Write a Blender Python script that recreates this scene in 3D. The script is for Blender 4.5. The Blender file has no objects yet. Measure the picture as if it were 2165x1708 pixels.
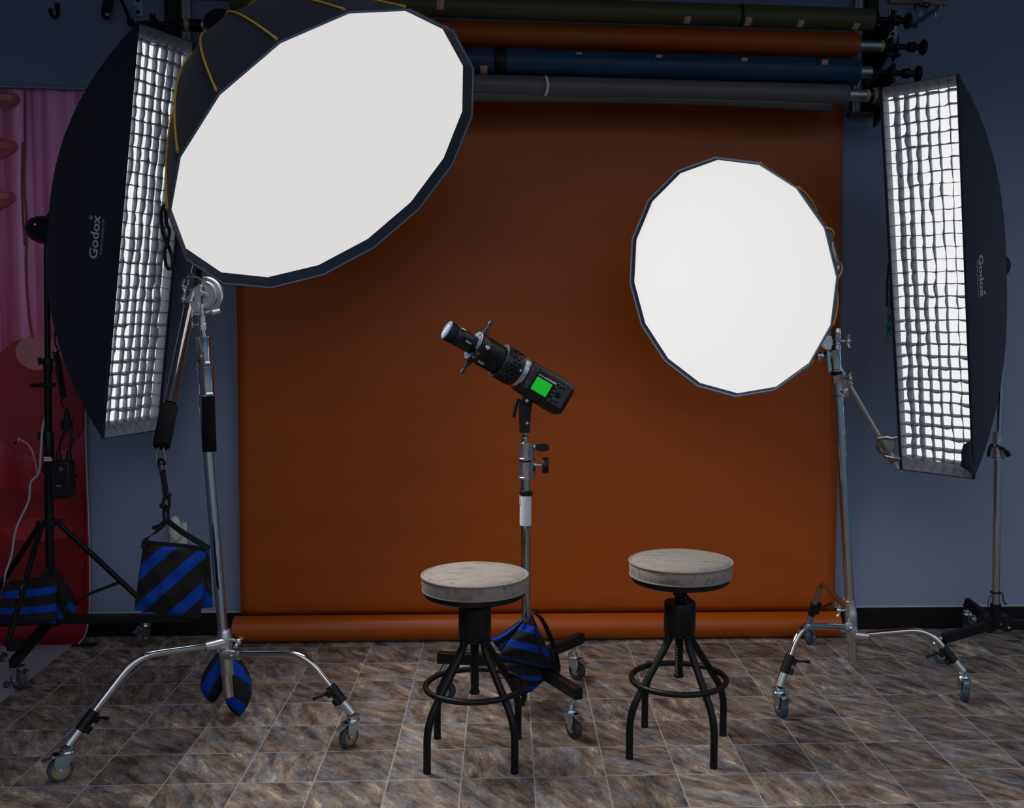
import bpy, math, random
from mathutils import Vector as V, Matrix as M
rnd = random.Random(7)
sc = bpy.context.scene
COL = sc.collection
PI = math.pi
# ---------------------------------------------------------------- camera
F_PX, PITCH, ROLL, CAM_H, PP_X, YAW = 2182.67, .073107, .010882, 1.416389, 1218.57, .068963
W_PX, H_PX = 2165., 1708.
cp, sp, cy, sy, cr, sr = math.cos(PITCH), math.sin(PITCH), math.cos(YAW), math.sin(YAW), math.cos(ROLL), math.sin(ROLL)
def unyaw(v): return V((v[0]*cy + v[1]*sy, -v[0]*sy + v[1]*cy, v[2]))
CAM = V((0, 0, CAM_H))
FWD = unyaw((0, cp, -sp)); RGT = unyaw((1, 0, 0)); UPV = unyaw((0, sp, cp))
cam_data = bpy.data.cameras.new('camera')
cam = bpy.data.objects.new('camera', cam_data); COL.objects.link(cam)
cx_ = RGT*cr + UPV*sr; cu_ = -RGT*sr + UPV*cr
m4 = M.Identity(4)
for i in range(3):
    m4[i][0] = cx_[i]; m4[i][1] = cu_[i]; m4[i][2] = -FWD[i]; m4[i][3] = CAM[i]
cam.matrix_world = m4
cam_data.sensor_fit = 'HORIZONTAL'; cam_data.sensor_width = 36
cam_data.lens = F_PX*36/W_PX
cam_data.shift_x = -(PP_X - W_PX/2)/W_PX
cam_data.clip_start = .05
sc.camera = cam
def ray(px, py):
    a0, b0 = px-PP_X, py-H_PX/2
    a = a0*cr + b0*sr; b = -a0*sr + b0*cr
    return FWD + RGT*(a/F_PX) - UPV*(b/F_PX)
def at(px, py, Y):
    r = ray(px, py); return CAM + r*(Y/r.y)
def fl(px, py, z=0.):
    r = ray(px, py); return CAM + r*((z-CAM_H)/r.z)
def vp(px, py, O, d):
    r = ray(px, py); n = V((-d[1], d[0], 0)); O = V(O)
    return CAM + r*((O-CAM).dot(n)/r.dot(n))
# ---------------------------------------------------------------- world and exposure
WORLD_STRENGTH = 1.
AMB_BASE, AMB_FRONT, AMB_RIGHT = (.03, .03, .035), (.34, .345, .36), (.0, .10, .20)
AMB_WINDOW = (.80, .82, .88)
STRIP, FACE = .84, .69
BIG_W, SPREAD = 19., 130.
world = bpy.data.worlds.new('studio_ambient'); sc.world = world; world.use_nodes = True
wn = world.node_tree.nodes; wl = world.node_tree.links
bg = wn['Background']
wt = wn.new('ShaderNodeTexCoord'); wsx = wn.new('ShaderNodeSeparateXYZ'); wl.new(wt.outputs['Generated'], wsx.inputs[0])
def wmath(op, a, v):
    k = wn.new('ShaderNodeMath'); k.operation = op; k.use_clamp = True; wl.new(a, k.inputs[0]); k.inputs[1].default_value = v; return k.outputs[0]
def wscale(col, fac, add=None):
    k = wn.new('ShaderNodeVectorMath'); k.operation = 'MULTIPLY_ADD'; k.inputs[0].default_value = col; wl.new(fac, k.inputs[1])
    if add is None: k.inputs[2].default_value = AMB_BASE
    else: wl.new(add, k.inputs[2])
    return k.outputs[0]
wz = wn.new('ShaderNodeMath'); wz.operation = 'MULTIPLY_ADD'; wz.use_clamp = True; wz.inputs[1].default_value = .95
wl.new(wsx.outputs['Z'], wz.inputs[0]); wl.new(wmath('MULTIPLY', wsx.outputs['Y'], -.4), wz.inputs[2])
front = wscale(AMB_FRONT, wz.outputs[0])
right = wscale(AMB_RIGHT, wmath('MULTIPLY', wsx.outputs['X'], 1.), front)
def wstep(a, lo, hi):
    k = wn.new('ShaderNodeMapRange'); k.interpolation_type = 'SMOOTHSTEP'; k.inputs['From Min'].default_value = lo; k.inputs['From Max'].default_value = hi; wl.new(a, k.inputs['Value']); return k.outputs['Result']
def wmul(a, b_):
    k = wn.new('ShaderNodeMath'); k.operation = 'MULTIPLY'; wl.new(a, k.inputs[0]); wl.new(b_, k.inputs[1]); return k.outputs[0]
# bright windows of the far side of the room, behind the camera
band = wmul(wmul(wstep(wsx.outputs['Z'], .30, .40), wstep(wsx.outputs['Z'], .68, .58)), wstep(wsx.outputs['Y'], -.30, -.50))
daylight = wscale(AMB_WINDOW, band, right)
wl.new(daylight, bg.inputs['Color'])
bg.inputs['Strength'].default_value = WORLD_STRENGTH
vs = sc.view_settings
vs.view_transform = 'Standard'; vs.look = 'None'; vs.gamma = 1; vs.use_curve_mapping = False; vs.exposure = 0
sc.cycles.use_denoising = True
sc.cycles.max_bounces = 8; sc.cycles.diffuse_bounces = 4; sc.cycles.glossy_bounces = 4
# ---------------------------------------------------------------- materials
MATS = {}
def nodes_of(name):
    m = bpy.data.materials.new(name); m.use_nodes = True
    return m, m.node_tree.nodes, m.node_tree.links, m.node_tree.nodes['Principled BSDF']
def mat(name, col, rough=.5, metal=0., noise=0., nscale=60., bump=0., sheen=0., spec=None, emit=None, stretch=None, coat=0.):
    if name in MATS: return MATS[name]
    m, n, l, b = nodes_of(name)
    b.inputs['Base Color'].default_value = (*col, 1); b.inputs['Roughness'].default_value = rough; b.inputs['Metallic'].default_value = metal
    if spec is not None: b.inputs['Specular IOR Level'].default_value = spec
    if sheen: b.inputs['Sheen Weight'].default_value = sheen
    if coat: b.inputs['Coat Weight'].default_value = coat
    if emit is not None:
        b.inputs['Emission Color'].default_value = (*emit[:3], 1); b.inputs['Emission Strength'].default_value = emit[3]
    if noise or bump:
        tc = n.new('ShaderNodeTexCoord'); t = n.new('ShaderNodeTexNoise'); t.inputs['Scale'].default_value = nscale; t.inputs['Detail'].default_value = 6
        src = tc.outputs['Object']
        if stretch:
            mp = n.new('ShaderNodeMapping'); mp.inputs['Scale'].default_value = stretch; l.new(src, mp.inputs[0]); src = mp.outputs[0]
        l.new(src, t.inputs['Vector'])
        if noise:
            r = n.new('ShaderNodeValToRGB')
            r.color_ramp.elements[0].position = .3; r.color_ramp.elements[1].position = .7
            r.color_ramp.elements[0].color = (*[c*(1-noise) for c in col], 1); r.color_ramp.elements[1].color = (*[min(1, c*(1+noise)) for c in col], 1)
            l.new(t.outputs['Fac'], r.inputs[0]); l.new(r.outputs[0], b.inputs['Base Color'])
        if bump:
            bp = n.new('ShaderNodeBump'); bp.inputs['Strength'].default_value = bump; bp.inputs['Distance'].default_value = .002
            l.new(t.outputs['Fac'], bp.inputs['Height']); l.new(bp.outputs[0], b.inputs['Normal'])
    MATS[name] = m; return m
def chrome(name, col=(.54, .525, .515), rough=.10): return mat(name, col, rough, 1., bump=.02, nscale=15)
CHROME = chrome('polished_chrome'); SATIN = mat('satin_cast_metal', (.55, .56, .58), .34, 1., noise=.08, nscale=40)
ZINC = mat('zinc_plate', (.50, .60, .64), .26, 1., noise=.1, nscale=30)
BLKPOW = mat('black_powder_coat', (.004, .004, .005), .42, 0., bump=.05, nscale=400, spec=.28)
BLKPL = mat('black_plastic', (.006, .006, .008), .45, spec=.3, noise=.15, nscale=20)
BLKSATIN = mat('black_satin_shell', (.008, .009, .011), .36, spec=.4, noise=.1, nscale=20)
FOAM = mat('black_foam', (.008, .008, .009), .95, bump=.4, nscale=500, spec=.1)
WEB = mat('black_webbing', (.014, .014, .016), .85, bump=.3, nscale=300, spec=.2)
SHELL = mat('softbox_black_fabric', (.011, .014, .028), .75, noise=.12, nscale=200, sheen=.12, spec=.2)
LIP = mat('softbox_lip_fabric', (.014, .022, .042), .8, noise=.25, nscale=500, spec=.2)
BIND = mat('blue_grey_edge_binding', (.10, .14, .22), .6, noise=.1, nscale=80)
YELLOW = mat('mustard_piping', (.62, .38, .05), .7, noise=.12, nscale=90)
GRIDF = mat('grey_grid_fabric', (.30, .32, .37), .9, noise=.22, nscale=260, spec=.1)
DARKBLUE = mat('tyre_blue_grey', (.035, .06, .09), .6, noise=.1, nscale=60)
TYREGREY = mat('tyre_dark_grey', (.03, .033, .04), .6, noise=.1, nscale=60)
TYREBROWN = mat('tyre_brown_grey', (.06, .055, .05), .65, noise=.1, nscale=60)
TAN = mat('tan_wheel_ring', (.30, .18, .05), .55, noise=.1, nscale=60)
ALU = mat('raw_aluminium_core', (.48, .49, .50), .42, 1., noise=.25, nscale=18)
LIME = mat('lime_end_ring', (.25, .55, .06), .5, noise=.1, nscale=40)
PALELIME = mat('pale_yellow_end_ring', (.38, .42, .12), .6, noise=.1, nscale=40)
ROPE = mat('beige_cord', (.30, .25, .18), .9, noise=.25, nscale=90)
WOOD = mat('pale_wood', (.30, .20, .12), .7, noise=.35, nscale=8, stretch=(1, 12, 12))
WOODDK = mat('brown_wood', (.13, .06, .03), .7, noise=.3, nscale=8, stretch=(1, 12, 12))
GALV = mat('galvanised_steel', (.30, .36, .42), .45, .6, noise=.12, nscale=25)
WHITEPL = mat('white_plastic', (.62, .61, .60), .45, noise=.04, nscale=20)
WHITECLOTH = mat('white_cloth_tape', (.62, .64, .68), .85, noise=.1, nscale=250, bump=.2)
LETTER = mat('pale_print', (.45, .46, .48), .8, noise=.1, nscale=90)
WHITEPRINT = mat('white_print', (.75, .76, .78), .7, noise=.05, nscale=90)
YELLOWPRINT = mat('yellow_print', (.60, .45, .03), .6, noise=.05, nscale=90)
HOLE = mat('vent_hole', (.002, .002, .002), .9, noise=.1, nscale=50, spec=0)
STEELBLUE = mat('blue_grey_painted_metal', (.050, .066, .105), .65, 0., spec=.2, noise=.08, nscale=60)
DIFF = mat('lit_white_diffuser', (.2, .2, .2), .9, emit=(1., .985, .97, FACE), noise=.01, nscale=20)
DIFF2 = mat('lit_strip_diffuser', (.3, .3, .3), .9, emit=(.985, .99, 1., STRIP), noise=.01, nscale=20)
SCREEN = mat('green_display', (.01, .2, .02), .3, emit=(.005, .36, .02, .9), noise=.05, nscale=70)
REDLED = mat('red_indicator', (.4, .0, .0), .4, emit=(1., .02, .02, 2.5), noise=.05, nscale=20)

def wall_mat():
    m, n, l, b = nodes_of('grey_wall_paint')
    tc = n.new('ShaderNodeTexCoord'); t = n.new('ShaderNodeTexNoise'); t.inputs['Scale'].default_value = 3; t.inputs['Detail'].default_value = 4
    r = n.new('ShaderNodeValToRGB'); r.color_ramp.elements[0].color = (.195, .237, .35, 1); r.color_ramp.elements[1].color = (.21, .256, .375, 1)
    t2 = n.new('ShaderNodeTexNoise'); t2.inputs['Scale'].default_value = 180
    bp = n.new('ShaderNodeBump'); bp.inputs['Strength'].default_value = .12; bp.inputs['Distance'].default_value = .001
    l.new(tc.outputs['Object'], t.inputs['Vector']); l.new(tc.outputs['Object'], t2.inputs['Vector'])
    l.new(t.outputs['Fac'], r.inputs[0]); l.new(r.outputs[0], b.inputs['Base Color'])
    l.new(t2.outputs['Fac'], bp.inputs['Height']); l.new(bp.outputs[0], b.inputs['Normal'])
    b.inputs['Roughness'].default_value = .8
    return m
WALL = wall_mat()
def paper_mat(name, col, rough=.40):
    m, n, l, b = nodes_of(name)
    tc = n.new('ShaderNodeTexCoord'); mp = n.new('ShaderNodeMapping'); mp.inputs['Scale'].default_value = (1.2, 1.2, 5)
    t = n.new('ShaderNodeTexNoise'); t.inputs['Scale'].default_value = 1.6; t.inputs['Detail'].default_value = 5
    r = n.new('ShaderNodeValToRGB'); r.color_ramp.elements[0].position = .3; r.color_ramp.elements[1].position = .75
    r.color_ramp.elements[0].color = (*[c*.93 for c in col], 1); r.color_ramp.elements[1].color = (*[c*1.06 for c in col], 1)
    bp = n.new('ShaderNodeBump'); bp.inputs['Strength'].default_value = .25; bp.inputs['Distance'].default_value = .006
    l.new(tc.outputs['Object'], mp.inputs[0]); l.new(mp.outputs[0], t.inputs['Vector']); l.new(t.outputs['Fac'], r.inputs[0])
    l.new(r.outputs[0], b.inputs['Base Color']); l.new(t.outputs['Fac'], bp.inputs['Height']); l.new(bp.outputs[0], b.inputs['Normal'])
    b.inputs['Roughness'].default_value = rough; b.inputs['Specular IOR Level'].default_value = .38
    MATS[name] = m; return m
PAPER_OR = paper_mat('burnt_orange_paper', (.37, .070, .0012))
PAPER_GR = paper_mat('olive_green_paper', (.085, .085, .035))
PAPER_BL = paper_mat('navy_blue_paper', (.012, .050, .115))
PAPER_GY = paper_mat('charcoal_grey_paper', (.115, .115, .12))
TILE = .2286; GX, GY = -.1309, 3.1686
def floor_mat():
    m, n, l, b = nodes_of('slate_vinyl_tile')
    def math_(op, a=None, c=None, v=None):
        k = n.new('ShaderNodeMath'); k.operation = op
        if a is not None: l.new(a, k.inputs[0])
        if c is not None: l.new(c, k.inputs[1])
        if v is not None: k.inputs[1].default_value = v
        return k.outputs[0]
    g = n.new('ShaderNodeNewGeometry'); s = n.new('ShaderNodeSeparateXYZ'); l.new(g.outputs['Position'], s.inputs[0])
    tx = math_('MULTIPLY', math_('SUBTRACT', s.outputs['X'], v=GX), v=1/TILE); ty = math_('MULTIPLY', math_('SUBTRACT', s.outputs['Y'], v=GY), v=1/TILE)
    ix = math_('FLOOR', tx); iy = math_('FLOOR', ty)
    fx = math_('SUBTRACT', tx, ix); fy = math_('SUBTRACT', ty, iy)
    def edge(f): 
        k = n.new('ShaderNodeMath'); k.operation = 'PINGPONG'; l.new(f, k.inputs[0]); k.inputs[1].default_value = .5; return k.outputs[0]
    e = math_('MINIMUM', edge(fx), edge(fy))
    nz = n.new('ShaderNodeTexNoise'); nz.inputs['Scale'].default_value = 45; l.new(g.outputs['Position'], nz.inputs['Vector'])
    wob = math_('MULTIPLY', nz.outputs['Fac'], v=.006)
    gm = n.new('ShaderNodeMapRange'); gm.inputs['From Min'].default_value = .0085; gm.inputs['From Max'].default_value = .015
    gm.inputs['To Min'].default_value = 1; gm.inputs['To Max'].default_value = 0
    l.new(math_('ADD', e, wob), gm.inputs['Value'])
    idv = n.new('ShaderNodeCombineXYZ'); l.new(ix, idv.inputs[0]); l.new(iy, idv.inputs[1])
    wnz = n.new('ShaderNodeTexWhiteNoise'); wnz.noise_dimensions = '2D'; l.new(idv.outputs[0], wnz.inputs['Vector'])
    off = n.new('ShaderNodeVectorMath'); off.operation = 'SCALE'; off.inputs['Scale'].default_value = 13.; l.new(wnz.outputs['Color'], off.inputs[0])
    pos = n.new('ShaderNodeVectorMath'); pos.operation = 'ADD'; l.new(g.outputs['Position'], pos.inputs[0]); l.new(off.outputs[0], pos.inputs[1])
    rot = n.new('ShaderNodeVectorRotate'); rot.rotation_type = 'Z_AXIS'; l.new(pos.outputs[0], rot.inputs['Vector'])
    l.new(math_('MULTIPLY_ADD', wnz.outputs['Value'], v=.9), rot.inputs['Angle'])
    mp = n.new('ShaderNodeMapping'); mp.inputs['Scale'].default_value = (1, 2.9, 1); l.new(rot.outputs[0], mp.inputs[0])
    n1 = n.new('ShaderNodeTexNoise'); n1.inputs['Scale'].default_value = 8; n1.inputs['Detail'].default_value = 12; n1.inputs['Roughness'].default_value = .68; n1.inputs['Distortion'].default_value = .3
    n2 = n.new('ShaderNodeTexNoise'); n2.inputs['Scale'].default_value = 48; n2.inputs['Detail'].default_value = 8; n2.inputs['Roughness'].default_value = .85; n2.inputs['Distortion'].default_value = .2
    n3 = n.new('ShaderNodeTexNoise'); n3.inputs['Scale'].default_value = 5.5; n3.inputs['Detail'].default_value = 5; n3.inputs['Distortion'].default_value = .8
    for k in (n1, n2, n3): l.new(mp.outputs[0], k.inputs['Vector'])
    r1 = n.new('ShaderNodeValToRGB'); cr_ = r1.color_ramp
    cr_.elements[0].position = .34; cr_.elements[0].color = (.06, .046, .04, 1)
    cr_.elements[1].position = .70; cr_.elements[1].color = (0.714, 0.612, 0.476, 1)
    for p, c in ((.42, (.125, .09, .07)), (.48, (.20, .145, .108)), (.54, (.25, .20, .165)), (.61, (.38, .285, .19))):
        q = cr_.elements.new(p); q.color = (*c, 1)
    l.new(n1.outputs['Fac'], r1.inputs[0])
    r3 = n.new('ShaderNodeValToRGB'); r3.color_ramp.elements[0].position = .45; r3.color_ramp.elements[1].position = .62
    r3.color_ramp.elements[0].color = (0, 0, 0, 1); r3.color_ramp.elements[1].color = (.8, .8, .8, 1); l.new(n3.outputs['Fac'], r3.inputs[0])
    mx = n.new('ShaderNodeMix'); mx.data_type = 'RGBA'; l.new(r3.outputs[0], mx.inputs['Factor']); l.new(r1.outputs[0], mx.inputs['A'])
    r4 = n.new('ShaderNodeValToRGB'); r4.color_ramp.elements[0].position = .36; r4.color_ramp.elements[1].position = .66
    r4.color_ramp.elements[0].color = (.065, .065, .078, 1); r4.color_ramp.elements[1].color = (.36, .355, .37, 1); l.new(n1.outputs['Fac'], r4.inputs[0])
    l.new(r4.outputs[0], mx.inputs['B'])
    r2 = n.new('ShaderNodeValToRGB'); r2.color_ramp.elements[0].position = .3; r2.color_ramp.elements[1].position = .7
    r2.color_ramp.elements[0].color = (.38, .38, .38, 1); r2.color_ramp.elements[1].color = (1.65, 1.65, 1.65, 1); l.new(n2.outputs['Fac'], r2.inputs[0])
    mu = n.new('ShaderNodeMix'); mu.data_type = 'RGBA'; mu.blend_type = 'MULTIPLY'; mu.inputs['Factor'].default_value = 1
    l.new(mx.outputs['Result'], mu.inputs['A']); l.new(r2.outputs[0], mu.inputs['B'])
    tv = n.new('ShaderNodeMapRange'); tv.inputs['To Min'].default_value = .66; tv.inputs['To Max'].default_value = 1.22
    sc2 = n.new('ShaderNodeSeparateColor'); l.new(wnz.outputs['Color'], sc2.inputs[0]); l.new(sc2.outputs['Green'], tv.inputs['Value'])
    tm = n.new('ShaderNodeVectorMath'); tm.operation = 'SCALE'; l.new(mu.outputs['Result'], tm.inputs[0]); l.new(tv.outputs['Result'], tm.inputs['Scale'])
    gr = n.new('ShaderNodeMix'); gr.data_type = 'RGBA'; gr.inputs['B'].default_value = (.37, .37, .375, 1)
    l.new(gm.outputs['Result'], gr.inputs['Factor']); l.new(tm.outputs[0], gr.inputs['A']); l.new(gr.outputs['Result'], b.inputs['Base Color'])
    bp = n.new('ShaderNodeBump'); bp.inputs['Strength'].default_value = .14; bp.inputs['Distance'].default_value = .002
    hh = math_('SUBTRACT', n1.outputs['Fac'], gm.outputs['Result']); l.new(hh, bp.inputs['Height']); l.new(bp.outputs[0], b.inputs['Normal'])
    b.inputs['Roughness'].default_value = .55; b.inputs['Specular IOR Level'].default_value = .35
    return m
FLOOR = floor_mat()
def stripe_mat(name, ca, cb, ang, freq, duty=.5, rough=.85, bump=.3, phase=0.):
    m, n, l, b = nodes_of(name)
    uv = n.new('ShaderNodeUVMap'); mp = n.new('ShaderNodeMapping'); mp.inputs['Rotation'].default_value = (0, 0, ang); l.new(uv.outputs[0], mp.inputs[0])
    s = n.new('ShaderNodeSeparateXYZ'); l.new(mp.outputs[0], s.inputs[0])
    k = n.new('ShaderNodeMath'); k.operation = 'MULTIPLY_ADD'; k.inputs[1].default_value = freq; k.inputs[2].default_value = phase+100; l.new(s.outputs['X'], k.inputs[0])
    f = n.new('ShaderNodeMath'); f.operation = 'FRACT'; l.new(k.outputs[0], f.inputs[0])
    c = n.new('ShaderNodeMath'); c.operation = 'LESS_THAN'; c.inputs[1].default_value = duty; l.new(f.outputs[0], c.inputs[0])
    mx = n.new('ShaderNodeMix'); mx.data_type = 'RGBA'; mx.inputs['A'].default_value = (*cb, 1); mx.inputs['B'].default_value = (*ca, 1)
    l.new(c.outputs[0], mx.inputs['Factor']); l.new(mx.outputs['Result'], b.inputs['Base Color'])
    tc = n.new('ShaderNodeTexCoord'); t = n.new('ShaderNodeTexNoise'); t.inputs['Scale'].default_value = 350; l.new(tc.outputs['Object'], t.inputs['Vector'])
    bp = n.new('ShaderNodeBump'); bp.inputs['Strength'].default_value = bump; bp.inputs['Distance'].default_value = .001
    l.new(t.outputs['Fac'], bp.inputs['Height']); l.new(bp.outputs[0], b.inputs['Normal'])
    b.inputs['Roughness'].default_value = rough; b.inputs['Specular IOR Level'].default_value = .2
    MATS[name] = m; return m
BLUE = (.003, .050, .36); BLACKF = (.017, .016, .017)
BAG_HANG = stripe_mat('diagonal_blue_black_cloth', BLUE, BLACKF, .75, 2.5, .40, phase=.10)
BAG_FLAT = stripe_mat('banded_blue_black_cloth', BLUE, BLACKF, PI/2, 2.7, .42, phase=.12)
BAG_SIDE = stripe_mat('slanted_blue_black_cloth', BLUE, BLACKF, -.35, 2.4, .42, phase=.05)
TAPE = stripe_mat('red_striped_tape', (.55, .09, .07), (.85, .68, .60), .75, 6.5, .5, bump=0)
def seat_mat():
    m, n, l, b = nodes_of('taupe_suede')
    tc = n.new('ShaderNodeTexCoord'); mp = n.new('ShaderNodeMapping'); mp.inputs['Scale'].default_value = (7, 38, 20); mp.inputs['Rotation'].default_value = (0, 0, .12)
    t = n.new('ShaderNodeTexNoise'); t.inputs['Scale'].default_value = 2.2; t.inputs['Detail'].default_value = 7; t.inputs['Distortion'].default_value = 1.
    r = n.new('ShaderNodeValToRGB'); r.color_ramp.elements[0].position = .30; r.color_ramp.elements[0].color = (.115, .095, .08, 1)
    r.color_ramp.elements[1].position = .50; r.color_ramp.elements[1].color = (.25, .215, .185, 1)
    l.new(tc.outputs['Object'], mp.inputs[0]); l.new(mp.outputs[0], t.inputs['Vector']); l.new(t.outputs['Fac'], r.inputs[0]); l.new(r.outputs[0], b.inputs['Base Color'])
    bp = n.new('ShaderNodeBump'); bp.inputs['Strength'].default_value = .4; bp.inputs['Distance'].default_value = .003
    l.new(t.outputs['Fac'], bp.inputs['Height']); l.new(bp.outputs[0], b.inputs['Normal'])
    b.inputs['Roughness'].default_value = .75; b.inputs['Sheen Weight'].default_value = .15
    return m
SEAT = seat_mat()
SEATPIPE = mat('taupe_piping', (.25, .215, .19), .7, noise=.1, nscale=80)
def curtain_mat():
    m, n, l, b = nodes_of('printed_pink_vinyl')
    tc = n.new('ShaderNodeTexCoord'); s = n.new('ShaderNodeSeparateXYZ'); l.new(tc.outputs['Object'], s.inputs[0])
    mp = n.new('ShaderNodeMapping'); mp.inputs['Scale'].default_value = (9, .001, .12); l.new(tc.outputs['Object'], mp.inputs[0])
    t = n.new('ShaderNodeTexNoise'); t.inputs['Scale'].default_value = 2.4; t.inputs['Detail'].default_value = 5; l.new(mp.outputs[0], t.inputs['Vector'])
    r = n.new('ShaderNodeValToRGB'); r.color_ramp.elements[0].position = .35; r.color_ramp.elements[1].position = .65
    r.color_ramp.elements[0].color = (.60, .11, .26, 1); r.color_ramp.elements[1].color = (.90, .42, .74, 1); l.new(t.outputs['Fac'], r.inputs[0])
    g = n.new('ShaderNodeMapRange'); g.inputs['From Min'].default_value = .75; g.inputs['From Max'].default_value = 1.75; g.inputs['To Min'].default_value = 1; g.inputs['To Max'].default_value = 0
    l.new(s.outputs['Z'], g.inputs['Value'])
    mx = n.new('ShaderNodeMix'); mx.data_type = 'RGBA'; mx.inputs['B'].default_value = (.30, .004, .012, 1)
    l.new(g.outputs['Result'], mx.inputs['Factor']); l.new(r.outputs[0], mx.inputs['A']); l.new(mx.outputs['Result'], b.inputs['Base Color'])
    b.inputs['Roughness'].default_value = .6
    return m
CURTAIN = curtain_mat()
REDPRINT = mat('deep_red_print', (.24, .004, .008), .55, noise=.35, nscale=5)
PINKPRINT = mat('pale_pink_print', (.52, .20, .22), .55, noise=.25, nscale=6)
HEARTP = mat('rose_print', (.42, .085, .09), .5, noise=.35, nscale=25)
GREYVINYL = mat('pale_lilac_vinyl', (.34, .31, .37), .6, noise=.08, nscale=60)
CREAM = mat('cream_edge', (.45, .38, .40), .8, noise=.1, nscale=40)
# ---------------------------------------------------------------- mesh helpers
def ortho(d):
    d = V(d).normalized()
    u = d.cross(V((0, 0, 1)) if abs(d.z) < .9 else V((1, 0, 0))).normalized()
    return u, d.cross(u).normalized()
class MB:
    def __init__(s): s.v = []; s.f = []; s.mi = []; s.m = 0; s.uv = {}
    def add(s, vs, fs, uvs=None):
        o = len(s.v); s.v += [V(p) for p in vs]
        for f in fs: s.f.append(tuple(i+o for i in f)); s.mi.append(s.m)
        if uvs:
            for i, q in enumerate(uvs): s.uv[o+i] = q
        return s
    def box(s, c, size, R=None, taper=1.):
        c = V(c); hx, hy, hz = size[0]/2, size[1]/2, size[2]/2
        R = R or M.Identity(3); vs = []
        for z in (-1, 1):
            k = taper if z > 0 else 1
            for x, y in ((-1, -1), (1, -1), (1, 1), (-1, 1)): vs.append(c + R @ V((x*hx*k, y*hy*k, z*hz)))
        return s.add(vs, [(3, 2, 1, 0), (4, 5, 6, 7), (0, 1, 5, 4), (1, 2, 6, 5), (2, 3, 7, 6), (3, 0, 4, 7)])
    def tube(s, pts, r, n=12, closed=False, caps=True):
        pts = [V(p) for p in pts]; N = len(pts)
        rs = r if isinstance(r, (list, tuple)) else [r]*N
        t0 = (pts[1]-pts[0]).normalized(); u, w = ortho(t0); vs = []; fs = []
        prev = t0
        for i, p in enumerate(pts):
            if closed: t = (pts[(i+1) % N]-pts[i-1]).normalized()
            elif i == 0: t = t0
            elif i == N-1: t = (pts[-1]-pts[-2]).normalized()
            else: t = ((pts[i+1]-p).normalized()+(p-pts[i-1]).normalized()).normalized()
            q = prev.rotation_difference(t); u = (q @ u); u = (u - t*u.dot(t)).normalized(); w = t.cross(u); prev = t
            for k in range(n):
                a = 2*PI*k/n; vs.append(p + (u*math.cos(a)+w*math.sin(a))*rs[i])
        for i in range(N if closed else N-1):
            j = (i+1) % N
            for k in range(n):
                k2 = (k+1) % n; fs.append((i*n+k, i*n+k2, j*n+k2, j*n+k))
        if caps and not closed: fs.append(tuple(range(n-1, -1, -1))); fs.append(tuple((N-1)*n+k for k in range(n)))
        return s.add(vs, fs)
    def cyl(s, a, b, r, r2=None, n=20): return s.tube([a, b], [r, r if r2 is None else r2], n)
    def lathe(s, o, ax, prof, n=32, ang0=0., ref=None):
        o = V(o); ax = V(ax).normalized()
        if ref is None: u, w = ortho(ax)
        else: u = (V(ref) - ax*V(ref).dot(ax)).normalized(); w = ax.cross(u)
        vs = []; fs = []
        for r, t in prof:
            for k in range(n):
                a = 2*PI*k/n+ang0; vs.append(o+ax*t+(u*math.cos(a)+w*math.sin(a))*max(r, 1e-5))
        for i in range(len(prof)-1):
            for k in range(n):
                k2 = (k+1) % n; fs.append((i*n+k, i*n+k2, (i+1)*n+k2, (i+1)*n+k))
        if prof[0][0] > 1e-4: fs.append(tuple(range(n-1, -1, -1)))
        if prof[-1][0] > 1e-4: fs.append(tuple((len(prof)-1)*n+k for k in range(n)))
        return s.add(vs, fs)
    def ball(s, c, r, sx=1, sy=1, sz=1, R=None, n=20):
        c = V(c); R = R or M.Identity(3); vs = []; fs = []; h = n//2
        for i in range(h+1):
            th = PI*i/h
            for k in range(n):
                a = 2*PI*k/n; vs.append(c + R @ V((r*sx*math.sin(th)*math.cos(a), r*sy*math.sin(th)*math.sin(a), r*sz*math.cos(th))))
        for i in range(h):
            for k in range(n): fs.append((i*n+k, (i+1)*n+k, (i+1)*n+(k+1) % n, i*n+(k+1) % n))
        return s.add(vs, fs)
    def torus(s, c, ax, R, r, n=40, m=10):
        u, w = ortho(ax); c = V(c)
        return s.tube([c+(u*math.cos(2*PI*k/n)+w*math.sin(2*PI*k/n))*R for k in range(n)], r, m, closed=True)
    def prism(s, poly, o, U, Vv, N, th):
        o = V(o); U = V(U); Vv = V(Vv); N = V(N); k = len(poly)
        vs = [o+U*x+Vv*y-N*th/2 for x, y in poly]+[o+U*x+Vv*y+N*th/2 for x, y in poly]
        fs = [tuple(range(k-1, -1, -1)), tuple(range(k, 2*k))]+[(i, (i+1) % k, k+(i+1) % k, k+i) for i in range(k)]
        return s.add(vs, fs)
    def grid(s, fn, nu, nv, uvs=True):
        vs = []; uv = []
        for j in range(nv+1):
            for i in range(nu+1): vs.append(fn(i/nu, j/nv)); uv.append((i/nu, j/nv))
        return s.add(vs, [(j*(nu+1)+i, j*(nu+1)+i+1, (j+1)*(nu+1)+i+1, (j+1)*(nu+1)+i) for j in range(nv) for i in range(nu)], uv if uvs else None)
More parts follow.
